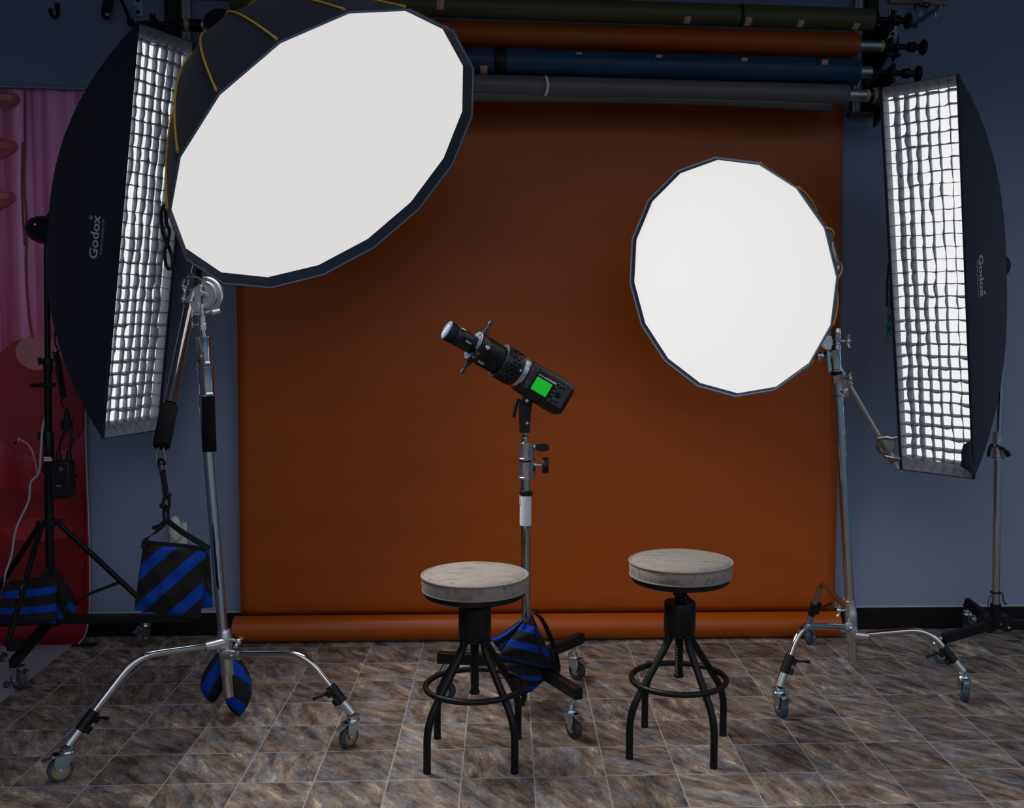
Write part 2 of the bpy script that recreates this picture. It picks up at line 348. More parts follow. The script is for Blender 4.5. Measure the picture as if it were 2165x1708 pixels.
    def ribbon(s, pts, wid, width, th=.002):
        pts = [V(p) for p in pts]; N = len(pts); vs = []; fs = []
        for i, p in enumerate(pts):
            w = V(wid[i] if isinstance(wid, list) else wid).normalized()
            t = (pts[min(i+1, N-1)]-pts[max(i-1, 0)]).normalized(); n_ = t.cross(w).normalized(); w = n_.cross(t).normalized()
            k = width[i] if isinstance(width, list) else width
            vs += [p-w*k/2-n_*th/2, p+w*k/2-n_*th/2, p+w*k/2+n_*th/2, p-w*k/2+n_*th/2]
        for i in range(N-1):
            for k in range(4): fs.append((i*4+k, i*4+(k+1) % 4, (i+1)*4+(k+1) % 4, (i+1)*4+k))
        fs += [(3, 2, 1, 0), tuple((N-1)*4+k for k in range(4))]
        return s.add(vs, fs)
    def text(s, body, fn, size=1., bold=0., align='LEFT'):
        c = bpy.data.curves.new('lettering', 'FONT'); c.body = body; c.size = size; c.offset = bold; c.align_x = align; c.resolution_u = 3
        o = bpy.data.objects.new('lettering', c); COL.objects.link(o); bpy.context.view_layer.update()
        me = bpy.data.meshes.new_from_object(o.evaluated_get(bpy.context.evaluated_depsgraph_get()))
        s.add([fn(p.co.x, p.co.y) for p in me.vertices], [tuple(p.vertices) for p in me.polygons])
        bpy.data.objects.remove(o); bpy.data.curves.remove(c); bpy.data.meshes.remove(me)
        return s
    def build(s, name, mats, parent=None, off=None, smooth=35., bevel=0., solid=0., label=None):
        mats = mats if isinstance(mats, (list, tuple)) else [mats]
        me = bpy.data.meshes.new(name); o_ = V(off) if off is not None else V((0, 0, 0))
        me.from_pydata([p-o_ for p in s.v], [], s.f)
        for k in mats: me.materials.append(k)
        me.polygons.foreach_set('material_index', [min(i, len(mats)-1) for i in s.mi])
        if s.uv:
            ul = me.uv_layers.new(name='UVMap')
            for lp in me.loops: ul.data[lp.index].uv = s.uv.get(lp.vertex_index, (0, 0))
        me.update()
        if smooth:
            me.polygons.foreach_set('use_smooth', [True]*len(me.polygons))
            me.set_sharp_from_angle(angle=math.radians(smooth))
        ob = bpy.data.objects.new(name, me); COL.objects.link(ob)
        if parent is not None: ob.parent = parent
        if bevel:
            b = ob.modifiers.new('bevel', 'BEVEL'); b.width = bevel; b.segments = 2; b.limit_method = 'ANGLE'; b.angle_limit = math.radians(40)
        if solid:
            b = ob.modifiers.new('solid', 'SOLIDIFY'); b.thickness = solid; b.offset = 0
        if label: ob['label'] = label
        return ob
class Thing:
    def __init__(s, name, label, cat, loc, group=None):
        s.o = bpy.data.objects.new(name, None); COL.objects.link(s.o); s.o.empty_display_size = .1
        s.loc = V(loc); s.o.location = s.loc
        s.o['label'] = label; s.o['category'] = cat
        if group: s.o['group'] = group
    def part(s, name, mb, mats, parent=None, **k): return mb.build(name, mats, parent or s.o, s.loc, **k)
def solo(name, mb, mats, label, cat, loc=None, group=None, **k):
    if loc is None:
        n = len(mb.v); loc = V((sum(p.x for p in mb.v)/n, sum(p.y for p in mb.v)/n, min(p.z for p in mb.v)))
    o = mb.build(name, mats, None, loc, **k); o.location = loc
    o['label'] = label; o['category'] = cat
    if group: o['group'] = group
    return o
def struct(name, mb, mats, **k):
    o = mb.build(name, mats, None, **k); o['kind'] = 'structure'; return o
def fillet(pts, r, n=6):
    pts = [V(p) for p in pts]; out = [pts[0]]
    for i in range(1, len(pts)-1):
        a, p, b = pts[i-1], pts[i], pts[i+1]
        k = min(r, (a-p).length*.48, (b-p).length*.48)
        q0 = p+(a-p).normalized()*k; q1 = p+(b-p).normalized()*k
        for j in range(n+1):
            t = j/n; out.append(q0*(1-t)**2+p*2*t*(1-t)+q1*t*t)
    return out+[pts[-1]]
def spline(pts, k=6):
    pts = [V(p) for p in pts]; out = []
    for i in range(len(pts)-1):
        a, b, c, d = pts[max(i-1, 0)], pts[i], pts[i+1], pts[min(i+2, len(pts)-1)]
        for j in range(k):
            t = j/k; out.append(.5*((2*b)+(c-a)*t+(2*a-5*b+4*c-d)*t*t+(3*b-a-3*c+d)*t**3))
    return out+[pts[-1]]
def basis(az, el, rl=0.):
    n = V((math.sin(az)*math.cos(el), -math.cos(az)*math.cos(el), math.sin(el)))
    u = V((0, 0, 1)).cross(n).normalized(); v = n.cross(u)
    return u*math.cos(rl)+v*math.sin(rl), -u*math.sin(rl)+v*math.cos(rl), n
def rotm(x, y, z): return M((x, y, z)).transposed()
X, Y_, Z = V((1, 0, 0)), V((0, 1, 0)), V((0, 0, 1))
WY = 4.735
# ---------------------------------------------------------------- setting
struct('floor', MB().box((.2, 1.3, -.05), (9.6, 7., .1)), FLOOR, smooth=0)
struct('wall_back', MB().box((.2, WY+.06, 1.7), (9.6, .12, 3.6)), WALL, smooth=0)
struct('ceiling_light_block', MB().box((.2, 3.625, 3.45), (9.6, 2.35, .1)), mat('off_white_ceiling', (.45, .45, .47), .8, noise=.05, nscale=10), smooth=0)  # unseen partial ceiling, added to shade the rear floor and upper wall
struct('wall_left_light_block', MB().box((-2.97, 1.3, 1.7), (.14, 7., 3.6)), WALL, smooth=0)  # unseen wall, added to block ambient light and darken the left side
struct('baseboard_back', MB().box((.2, WY-.006, .052), (9.6, .012, .104)), mat('black_vinyl_base', (.004, .004, .005), .55, spec=.2, noise=.1, nscale=20), bevel=.003)
struct('trim_1', MB().box((.2, WY-.002, .108), (9.6, .006, .007)), mat('pale_caulk_line', (.40, .40, .43), .7, noise=.1, nscale=30))
# ---------------------------------------------------------------- backdrop rolls
XL, XR = -1.19, 1.53
SHEET_Y = 4.672
def roll(name, label, y, z, r, x0, x1, paper, core=None, tapes=(), sheet=False, extra=None):
    t = Thing(name, label, 'backdrop roll', ((x0+x1)/2, y, z), 'paper backdrop rolls on the wall brackets')
    mb = MB().lathe((x0, y, z), X, [(r*.55, .0), (r*.96, .001), (r, .006)]+[(r*(1+.012*math.sin(i*1.3)), (x1-x0)*i/12) for i in range(1, 12)]+[(r, x1-x0-.012), (r*.93, x1-x0-.002), (r*.55, x1-x0)], 48)
    t.part('paper_roll', mb, paper)
    if core:
        cr2, c0, c1 = core
        t.part('core_tube', MB().cyl((c0, y, z), (c1, y, z), cr2, n=28), ALU)
    for (px, py, w, h) in tapes:
        p = at(px, py, y-r*.9); xc = p.x; dz = max(-.97, min(.97, (p.z-z)/r)); a0 = math.asin(dz); wd = w*y/F_PX; ha = h*y/F_PX/r/2/max(.35, math.cos(a0)); R2 = r+.0025
        def fn(u, v): 
            a = a0+(v-.5)*2*ha; return V((xc+(u-.5)*wd+(v-.5)*wd*.12, y-R2*math.cos(a), z+R2*math.sin(a)))
        t.part('tape_strip', MB().grid(fn, 2, 8), TAPE, solid=.0006)
    return t
def expander(t, x, y, z, rng, side, rmat=BLKPL, ln=.09, knob=.034):
    mb = MB().lathe((x, y, z), X*side, [(.0, .0), (rng*1.02, .0), (rng*1.1, .004), (rng*1.1, .018), (rng*.7, .022), (.014, .026), (.012, ln), (.02, ln+.002), (.023, ln+.03), (.014, ln+.034), (.014, ln+.055), (knob*.8, ln+.06), (knob, ln+.066), (knob, ln+.074), (knob*.75, ln+.082), (0., ln+.084)], 28)
    t.part('expander_knob', mb, rmat)
olive = roll('backdrop_roll', 'olive green paper roll, uppermost of the stacked wall rolls', 4.50, 2.768, .046, -1.15, 1.587, PAPER_GR, None,
     [(931, 10, 15, 19), (1454, 41, 13, 11), (1583, 45, 14, 14), (1694, 49, 13, 11), (1812, 54, 14, 9)])
olive.part('dark_band', MB().lathe((.995, 4.50, 2.768), X, [(.047, 0), (.0475, .001), (.0475, .012), (.047, .013)], 40), BLKPL)
expander(olive, 1.585, 4.50, 2.768, .030, 1, ln=.085)
orange = roll('backdrop_roll', 'burnt orange paper roll whose sheet hangs down to the floor', 4.53, 2.665, .052, XL, XR, PAPER_OR, (.025, -1.33, 1.645))
def wrapdeco(t, x0, x1, y, z, r, m, name): t.part(name, MB().cyl((x0, y, z), (x1, y, z), r, n=28), m)
wrapdeco(orange, -1.345, -1.33, 4.53, 2.665, .027, PALELIME, 'end_ring'); wrapdeco(orange, -1.325, -1.275, 4.53, 2.665, .0262, BLKPL, 'black_tape')
wrapdeco(orange, 1.632, 1.642, 4.53, 2.665, .0262, LIME, 'end_ring'); wrapdeco(orange, 1.587, 1.622, 4.53, 2.668, .0235, BLKPL, 'black_tape')
expander(orange, -1.345, 4.53, 2.665, .022, -1, ln=.11, knob=.012); expander(orange, 1.645, 4.53, 2.665, .026, 1, ln=.11)
# the hanging sheet: off the back of the roll, down, into the floor roll (one part of the orange roll)
TR, TY = .0585, 4.622
prof = [(4.545, 2.712), (4.60, 2.708), (4.655, 2.67), (SHEET_Y, 2.60)]+[(SHEET_Y, 2.6-.05*i) for i in range(1, 49)]+[(SHEET_Y-.002, .14), (TY+TR+.001, .10)]
def sheet_fn(u, v):
    k = v*(len(prof)-1); i = min(int(k), len(prof)-2); f = k-i
    y = prof[i][0]*(1-f)+prof[i+1][0]*f; z = prof[i][1]*(1-f)+prof[i+1][1]*f
    xr = 1.524+.026*max(0, (2.45-z)/2.4); xl = -1.186
    return V((xl+(xr-xl)*u, y+.006*math.sin(u*9+z*2)*min(1, max(0, z-.12)), z))
orange.part('hanging_sheet', MB().grid(sheet_fn, 60, 60), PAPER_OR, solid=.0006)
orange.part('floor_roll', MB().lathe((-1.203, TY, TR), X, [(TR*.6, 0), (TR, .002), (TR, 1.0), (TR*.99, 2.0), (TR, 2.755), (TR*.6, 2.757)], 48), PAPER_OR)
navy = roll('backdrop_roll', 'navy blue paper roll hanging under the orange roll', 4.49, 2.541, .056, -1.17, 1.523, PAPER_BL, (.026, -1.27, 1.58),
     [(1022, 152, 15, 15), (1224, 113, 13, 5), (1393, 119, 14, 7), (1574, 126, 13, 8), (1744, 131, 14, 12)])
navy.part('dark_band', MB().lathe((-.055, 4.49, 2.541), X, [(.0565, 0), (.0572, .001), (.0572, .05), (.0565, .052)], 40), BLKPL)
expander(navy, 1.58, 4.49, 2.541, .024, 1, ln=.14)
grey = roll('backdrop_roll', 'charcoal grey paper roll, lowest of the stacked wall rolls', 4.47, 2.437, .045, -1.16, 1.475, PAPER_GY, (.0255, -1.26, 1.572))
grey.part('loose_edge', MB().grid(lambda u, v: V((-1.1+2.5*u, 4.447+.022*v+.004*math.sin(u*14), 2.398-(.028+.006*math.sin(u*7))*v)), 40, 3), PAPER_GY, solid=.0006)
grey.part('paper_clip_strip', MB().grid(lambda u, v: V((.155+.012*u+.010*math.sin(v*PI), 4.423-.004-.012*math.sin(v*PI*.9), 2.472-.085*v)), 2, 8), WHITECLOTH, solid=.0008)
wrapdeco(grey, 1.553, 1.563, 4.47, 2.437, .0265, LIME, 'end_ring')
grey.part('cord_wrap', MB().tube([V((1.585+.026*k/40, 4.47+.03*math.cos(k*.9), 2.437+.03*math.sin(k*.9))) for k in range(42)], .005, 8), ROPE)
expander(grey, 1.568, 4.47, 2.437, .026, 1, ln=.05)
# ---------------------------------------------------------------- wall brackets that carry the rolls
def bracket_board(x, z0, z1, label, arms, channel, foot, side):
    t = Thing('roller_bracket', label, 'wall bracket', (x, WY-.02, z0))
    t.part('back_board', MB().box((x, WY-.020, (z0+z1)/2), (.055, .04, z1-z0)), BLKPL, bevel=.003)
    if channel:
        t.part('steel_channel', MB().box((x-.062*side, WY-.016, (z0+z1)/2), (.036, .03, z1-z0)).box((x-.062*side, WY-.034, (z0+z1)/2), (.008, .006, z1-z0)), GALV, bevel=.002)
    if foot: t.part('wood_foot', MB().box((x-.03*side, WY-.03, z0-.008), (.135, .058, .014)), WOODDK, bevel=.002)
    for (z, y, ax) in arms:
        dx = ax-x
        mb = MB()
        poly = [(WY-.04, z-.09), (WY-.04, z+.02), (y-.03, z+.035), (y-.02, z-.014), (y+.01, z-.03)]
        mb.prism(poly, (x+.022*side, 0, 0), Y_, Z, X, .012)
        mb.box((x+(.022*side+dx)/2, y, z-.036), (abs(dx)+.02, .03, .014))
        mb.prism([(-.035, -.045), (.035, -.06), (.03, .02), (.012, .0), (-.012, .0), (-.03, .04)], (ax, y, z-.0), Y_, Z, X, .006)
        t.part('hook_arm', mb, BLKPL, bevel=.0015)
    return t
bl, br_ = at(362, 40, 4.7), at(1842, 120, 4.7)
bracket_board(bl.x, 2.605, 3.02, 'dark vertical roller bracket behind the big octagonal softbox, left end of the rolls', [(2.665, 4.53, -1.462)], True, False, -1)
zb = at(1842, 238, 4.7).z
bracket_board(br_.x, zb, 3.06, 'dark vertical roller bracket at the right end of the backdrop rolls', [(2.768, 4.50, 1.655), (2.665, 4.53, 1.70), (2.541, 4.49, 1.665), (2.437, 4.47, 1.60)], True, True, 1)
p0, p1 = at(380, 1, WY), at(520, 7, WY)
tl = Thing('wall_board', 'dark horizontal board at the top of the wall behind the left bracket', 'board', (p0.x+.2, WY-.01, p0.z))
tl.part('board_face', MB().box((-1.05, WY-.01, p0.z+.06), (.74, .02, .11)), mat('dark_grey_board', (.09, .09, .10), .7, noise=.1, nscale=20), bevel=.002)
tl.part('green_edge_strip', MB().box((bl.x+.034, WY-.006, 2.81), (.008, .012, .41)), mat('dark_green_edge', (.01, .10, .015), .6, noise=.1, nscale=40))
a, b = at(1878, 5, WY), at(2000, 6, WY)
solo('wood_rail', MB().box(((a.x+b.x)/2, WY-.011, a.z+.012), (b.x-a.x, .022, .04)), WOOD, 'pale wooden rail at the very top right of the wall', 'board', bevel=.002)
# perforated straps, hooks, chains, cables
def strap(px, y0, y1, label):
    p, q = at(px, y0, WY), at(px, y1, WY); w = .042
    t = Thing('perforated_strap', label, 'metal strap', (p.x, WY-.004, q.z))
    t.part('strip', MB().box((p.x, WY-.003, (p.z+q.z)/2), (w, .005, p.z-q.z)), GALV, bevel=.001)
    k = 0
    z = q.z+.02
    while z < p.z and k < 12:
        t.part('hole', MB().cyl((p.x, WY-.0052, z), (p.x, WY-.0072, z), .0085, n=14), HOLE); z += .05; k += 1
    return t, p, q
sl, pl, ql = strap(292, -20, 36, 'perforated steel strap on the wall above the left strip softbox')
sl.part('s_hook', MB().tube(spline([(ql.x-.006, WY-.012, ql.z+.04), (ql.x-.012, WY-.02, ql.z+.03), (ql.x-.006, WY-.02, ql.z-.02), (ql.x-.002, WY-.02, ql.z-.06)]), .003, 8), GALV)
sr_, pr, qr = strap(1888, 20, 82, 'perforated steel strap on the wall beside the right roller bracket')
def chain(name, label, pts, r=.0026, link=.026, mt=GALV):
    pts = spline(pts, 12); d = [0]
    for i in range(1, len(pts)): d.append(d[-1]+(pts[i]-pts[i-1]).length)
    mb = MB(); s = 0.; k = 0
    while s+link < d[-1]:
        def P(x):
            for i in range(1, len(d)):
                if d[i] >= x: return pts[i-1].lerp(pts[i], (x-d[i-1])/max(1e-6, d[i]-d[i-1]))
            return pts[-1]
        a, b = P(s), P(s+link); c = (a+b)/2; ax = (b-a).normalized(); u, w = ortho(ax); w = u if k % 2 else w
        mb.tube([c+ax*(link*.62*math.cos(q*PI/6))+w*(.007*math.sin(q*PI/6)) for q in range(12)], r, 6, closed=True)
        s += link*.92; k += 1
    return solo(name, mb, mt, label, 'chain')
ch0 = at(1891, 90, 4.70)
t = Thing('hanging_hook_chain', 'thin steel hook hanging from the right perforated strap above the strip softbox', 'hook', ch0)
t.part('hook', MB().tube(spline([at(1884, 84, 4.716), at(1884, 95, 4.71), at(1892, 102, 4.70), at(1892, 125, 4.70), at(1888, 132, 4.70)]), .004, 8), GALV)
t.part('chain_link', MB().tube([at(1892+4*math.sin(k*PI/8), 128+10*math.cos(k*PI/8)+6, 4.70) for k in range(16)], .003, 6, closed=True), GALV)
t.part('hook', MB().tube(spline([at(1891, 143, 4.70), at(1891, 160, 4.70), at(1895, 168, 4.70), at(1888, 170, 4.70), at(1887, 164, 4.70)]), .004, 8), GALV)
chain('wall_chain', 'teal-grey chain loop hanging on the wall beside the right strip softbox', [at(1881, 470, 4.70), at(1882, 560, 4.70), at(1882, 640, 4.70), at(1880, 700, 4.70), at(1882, 722, 4.70)], link=.030, mt=mat('teal_grey_chain', (.12, .26, .28), .35, .8, noise=.1, nscale=30))
chain('wall_chain', 'short doubled chain end left of the longer wall chain', [at(1878, 655, 4.69), at(1877, 690, 4.69), at(1874, 715, 4.69)], link=.028, mt=MATS['teal_grey_chain'])
solo('cord', MB().tube(spline([at(1880, 556, 4.69), at(1877, 580, 4.69), at(1875, 620, 4.69), at(1876, 648, 4.69)]), .005, 8), BLKPL, 'thin black cord hanging along the wall chain on the right', 'cord')
# bracket arm at the top right
t = Thing('shelf_bracket', 'pale steel angle bracket with black clips under the wooden rail, top right', 'bracket', at(1930, 40, 4.70))
A, B = at(1934, 50, 4.70), at(1985, 16, 4.52); t.part('arm', MB().ribbon([at(1925, 55, 4.72), A, B, at(1988, 16, 4.50)], Z, .022, .004), GALV)
t.part('upright', MB().ribbon([at(1957, -10, 4.69), at(1958, 14, 4.69)], X, .024, .004), GALV)
t.part('brace', MB().ribbon([at(1952, 10, 4.68), at(1968, 26, 4.66)], X, .022, .004).ribbon([at(1950, 20, 4.69), at(1944, 36, 4.69)], X, .016, .004), GALV)
t.part('clip', MB().ribbon(spline([at(1926, 50, 4.68), at(1929, 55, 4.67), at(1938, 54, 4.67), at(1934, 60, 4.67)]), Y_, .01, .004), BLKPL)
t.part('cable_tie', MB().tube(spline([at(1934, 22, 4.67), at(1936, 8, 4.67), at(1946, 12, 4.66), at(1962, 14, 4.66), at(1964, 6, 4.67), at(1952, 6, 4.67)]), .004, 8), BLKPL)
t.part('pin', MB().cyl(at(1977, 18, 4.55), at(1979, 38, 4.55), .004, n=8), ZINC)
# wall hook and cable bundle at the top left
t = Thing('coat_hook', 'small black hook on the bare wall, top left', 'hook', at(118, 22, WY-.01))
t.part('plate', MB().tube([at(121, 8, WY-.006), at(121, 20, WY-.006)], .010, 12), BLKPL)
t.part('prong', MB().tube(spline([at(121, 14, WY-.012), at(122, 30, WY-.02), at(116, 37, WY-.05), at(108, 30, WY-.07), at(107, 22, WY-.075)]), [.007]*24+[.009], 10), BLKPL)
t.part('tip', MB().ball(at(107, 22, WY-.075), .010), BLKPL)
mb = MB()
for k in range(7): 
    mb.tube(spline([at(226+2*k, -14, 4.70), at(220+2.5*k, 8+k, 4.70), at(217+k*2, 28+k, 4.69), at(224+k, 39, 4.69), at(231-k*.5, 28, 4.70), at(232, 6, 4.70), at(240, -12, 4.70)]), .006, 8)
t = Thing('cable_bundle', 'black coiled cable bundle hanging at the top left of the wall', 'cable', at(222, 20, 4.7)); t.part('coil', mb, BLKPL)
t.part('plug', MB().box(at(227, 31, 4.675), (.016, .012, .014)), GALV, bevel=.002)
mb = MB().tube(spline([at(252, -6, 4.70), at(262, 12, 4.70), at(270, 32, 4.70), at(276, 46, 4.69)]), .007, 10); t.part('lead', mb, BLKPL)
t.part('connector', MB().tube([at(275, 43, 4.69), at(280, 53, 4.69)], .016, 10), BLKPL)
# ---------------------------------------------------------------- printed pink backdrop, floor sheet, outlet
tr_, bre = at(178, 189, 4.705), at(184, 1338, 4.70)
t = Thing('printed_backdrop', 'pink and red balloon-print vinyl backdrop hanging on the wall at the left edge', 'backdrop', (-2.5, 4.70, 0))
TOPZ = tr_.z; fy = fl(90, 1360).y
pr_ = [(4.712, TOPZ-(TOPZ-.12)*i/24) for i in range(25)]+[(4.700, .05), (4.665, .012), (4.60, .004), (fy, .004)]
def curt(u, v):
    k = v*(len(pr_)-1); i = min(int(k), len(pr_)-2); f = k-i
    y = pr_[i][0]*(1-f)+pr_[i+1][0]*f; z = pr_[i][1]*(1-f)+pr_[i+1][1]*f
    xr = tr_.x+(bre.x-tr_.x)*(TOPZ-z)/TOPZ+.006*math.sin(z*5)
    return V((-2.86+(xr+2.86)*u, y+.006*math.sin(u*40+z)*(1 if z > .1 else 0), z))
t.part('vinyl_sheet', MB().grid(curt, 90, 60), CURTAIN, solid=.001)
t.part('hem_edge', MB().tube([curt(1, k/60)+V((.002, -.002, .003)) for k in range(61)], .0035, 6), CREAM)
t.part('top_rod', MB().cyl((-2.86, 4.70, TOPZ+.004), (tr_.x+.01, 4.70, TOPZ+.002), .006, n=12), GALV)
def disc(px, py, rx, ry, nm, m, k, heart=False, rot=0.):
    c = at(px, py, 4.702-k*.0012); s_ = 4.70/F_PX; mb = MB(); pts = []
    for i in range(48):
        a = 2*PI*i/48
        if heart: x = .95*math.sin(a)**3; y = (13*math.cos(a)-5*math.cos(2*a)-2*math.cos(3*a)-math.cos(4*a))/15
        else: x, y = math.cos(a), math.sin(a)
        x, y = x*math.cos(rot)-y*math.sin(rot), x*math.sin(rot)+y*math.cos(rot)
        zz = c.z+y*ry*s_; lim = tr_.x+(bre.x-tr_.x)*(TOPZ-zz)/TOPZ-.012
        pts.append((min(x*rx*s_, lim-c.x), max(y*ry*s_, .06-c.z)))
    mb.prism(pts, c, X, Z, -Y_, .0008); t.part(nm, mb, m, smooth=0)
disc(80, 838, 104, 122, 'printed_balloon', mat('crimson_print', (.30, .022, .035), .5, noise=.25, nscale=5), 0)
disc(82, 745, 46, 36, 'printed_highlight', PINKPRINT, 1, rot=.6)
disc(20, 1185, 150, 150, 'printed_balloon', REDPRINT, 2); disc(150, 1180, 120, 140, 'printed_balloon', MATS['deep_red_print'], 3)
disc(80, 1120, 70, 24, 'printed_highlight', mat('red_print', (.36, .02, .03), .5, noise=.2, nscale=6), 4, rot=.5)
for (x, y) in ((14, 212), (10, 312), (6, 420)):
    disc(x, y, 25, 23, 'printed_heart', HEARTP, 1, True, -.3); disc(x+2, y+3, 18, 16, 'printed_heart', MATS['rose_print'], 2, True, -.3); disc(x-2, y-6, 13, 6, 'printed_highlight', PINKPRINT, 3, rot=-.3)
mb = MB()
for pts in ([(52, 190), (52, 300), (50, 380), (56, 470), (54, 560), (60, 660), (68, 715)], [(48, 300), (46, 400), (52, 520)]):
    mb.ribbon(spline([at(x, y, 4.699) for x, y in pts]), X, .008, .0008)
t.part('printed_ribbon', mb, MATS['crimson_print'])
pts = [(42, 926), (28, 940), (40, 930), (60, 940), (72, 965), (80, 1005)]
t.part('printed_ribbon', MB().ribbon(spline([at(x, y, 4.697) for x, y in pts]), X, .010, .0008), PINKPRINT)
a, b, c, d = fl(0, 1487), fl(157, 1361), (-2.86, fl(157, 1361).y, 0), (-2.86, fl(0, 1487).y-.3, 0)
a2 = a+(a-b)*.6
solo('floor_sheet', MB().prism([(a2.x, a2.y), (b.x, b.y), (-2.86, b.y), (-2.86, a2.y)], (0, 0, .0012), X, Y_, Z, .0016), GREYVINYL, 'pale lilac vinyl sheet lying on the tiles at the left edge', 'floor sheet', smooth=0)
solo('tape_piece', MB().box(fl(180, 1362, .004)+V((0, 0, 0)), (.105, .05, .0012)), mat('black_floor_tape', (.006, .006, .007), .7, noise=.1, nscale=50), 'black tape strip on the tiles at the corner of the pale sheet', 'tape', smooth=0)
po = at(374, 1130, WY)
t = Thing('wall_outlet', 'white wall outlet behind the hanging striped sandbag', 'outlet', (po.x, WY-.004, po.z-.06))
t.part('cover_plate', MB().box((po.x+.008, WY-.003, po.z-.004), (.075, .006, .118)), WHITEPL, bevel=.002)
t.part('socket', MB().box((po.x+.004, WY-.008, po.z-.045), (.034, .006, .026)), WHITEPL, bevel=.002)
t.part('slot', MB().box((po.x-.003, WY-.0115, po.z-.040), (.003, .002, .008)).box((po.x+.011, WY-.0115, po.z-.040), (.003, .002, .008)).cyl((po.x+.004, WY-.0105, po.z-.05), (po.x+.004, WY-.0125, po.z-.05), .003, n=10), HOLE)
pq = at(370, 1120, WY-.03)
solo('plug_in_night_light', MB().ball((pq.x, WY-.028, pq.z+.004), .034, .85, .62, 1.75, n=24), WHITEPL, 'rounded white plug-in device on the wall outlet', 'plug-in device')
# ---------------------------------------------------------------- softboxes
def octabox(c, az, el, rl, R, D, LD, label, power, name='octagonal_softbox', N=16):
    c = V(c); u, v, n = basis(az, el, rl)
    t = Thing(name, label, 'softbox', c)
    def P(a, r, d): return c + (u*math.cos(a)+v*math.sin(a))*r - n*d
    K = 14; prof = []
    for i in range(K+1):
        d = D*(i/K)**1.0; prof.append((max(.085, R*math.sqrt(max(0, 1-d/(D*1.03)))), d))
    mb = MB(); vs = []; fs = []
    sub = 2
    for r, d in prof:
        for k in range(N*sub):
            a = 2*PI*k/(N*sub); rr = r*(1 if k % sub == 0 else math.cos(PI/N)*.992)
            vs.append(P(a, rr, d))
    n2 = N*sub
    for i in range(K):
        for k in range(n2): fs.append((i*n2+k, (i+1)*n2+k, (i+1)*n2+(k+1) % n2, i*n2+(k+1) % n2))
    t.part('fabric_shell', MB().add(vs, fs), SHELL, smooth=25)
    vs = []; fs = []
    def inr(d): return R*math.sqrt(1-d/(D*1.03))-.004-.05*d
    for d in (0, LD*.5, LD):
        for k in range(N): vs.append(P(2*PI*k/N, inr(d), d))
    for i in range(2):
        for k in range(N): fs.append((i*N+k, i*N+(k+1) % N, (i+1)*N+(k+1) % N, (i+1)*N+k))
    t.part('inner_lip', MB().add(vs, fs), LIP, smooth=0)
    t.part('edge_binding', MB().tube([P(2*PI*k/N, R*1.0, -.001) for k in range(N)], .0035, 8, closed=True), BIND)
    vs = [P(0, 0, LD-.012)]; fs = []
    for j in (1, 2, 3):
        for k in range(N): vs.append(P(2*PI*k/N, inr(LD)*j/3, LD-.012*(1-(j/3)**2)))
    for k in range(N): fs.append((0, 1+k, 1+(k+1) % N))
    for j in range(2):
        for k in range(N): fs.append((1+j*N+k, 1+(j+1)*N+k, 1+(j+1)*N+(k+1) % N, 1+j*N+(k+1) % N))
    t.part('diffuser', MB().add(vs, fs), DIFF, smooth=60)
    for k in range(N):
        a = 2*PI*k/N
        pts = [P(a, (R*math.sqrt(max(0, 1-d/(D*1.03))))+.004, d) for d in [D*(.035+.86*i/16) for i in range(17)]]
        t.part('yellow_piping', MB().tube(pts, [.0055]+[.0038]*16, 6), YELLOW)
    if power:
      ld = bpy.data.lights.new('softbox_lamp', 'AREA'); ld.shape = 'DISK'; ld.size = 2*inr(LD)*.96; ld.spread = math.radians(SPREAD); ld.energy = power; ld.color = (1., .985, .97)
      lo = bpy.data.objects.new('softbox_lamp', ld); COL.objects.link(lo); lo.parent = t.o
      lm = rotm(u, -v, -n).to_4x4(); lm.translation = -n*(LD-.018); lo.matrix_local = lm
    t.part('rear_ring', MB().lathe(c-n*(D-.01), -n, [(.0, 0), (.09, 0), (.09, .03), (.07, .035), (.0, .035)], 32), BLKPL)
    return t, u, v, n, P
big, bu, bv, bn, bP = octabox((-.5952, 3.6708, 1.9852), .9833, -.7633, 3.6925, .6, .64, .034, 'large octagonal softbox with yellow seams on the leaning boom, upper left', BIG_W)
# hanging strap loop
mb = MB().ribbon(spline([at(346, 432, 3.50), at(341, 455, 3.49), at(344, 490, 3.49), at(352, 512, 3.49), at(358, 525, 3.49), at(365, 550, 3.48), at(364, 568, 3.48)]), RGT, .011, .002)
mb.ribbon(spline([at(350, 440, 3.50), at(352, 470, 3.50), at(358, 490, 3.49), at(354, 515, 3.48), at(349, 530, 3.48), at(350, 555, 3.48), at(356, 568, 3.48), at(364, 567, 3.48)]), RGT, .011, .002)
big.part('strap_loop', mb, WEB)
small, su, sv, sn, sP = octabox((.8231, 3.8459, 1.603), -.7713, -.201, 1.9637, .45, .58, .013, 'smaller round octagonal softbox facing the camera in front of the orange backdrop', 0)
kb = min((sP(2*PI*k/16, .452, .012) for k in range(16)), key=lambda w: (w-at(1408, 766, w.y)).length)
small.part('buckle_tab', MB().box(kb, (.018, .01, .02)), BLKPL, bevel=.002)
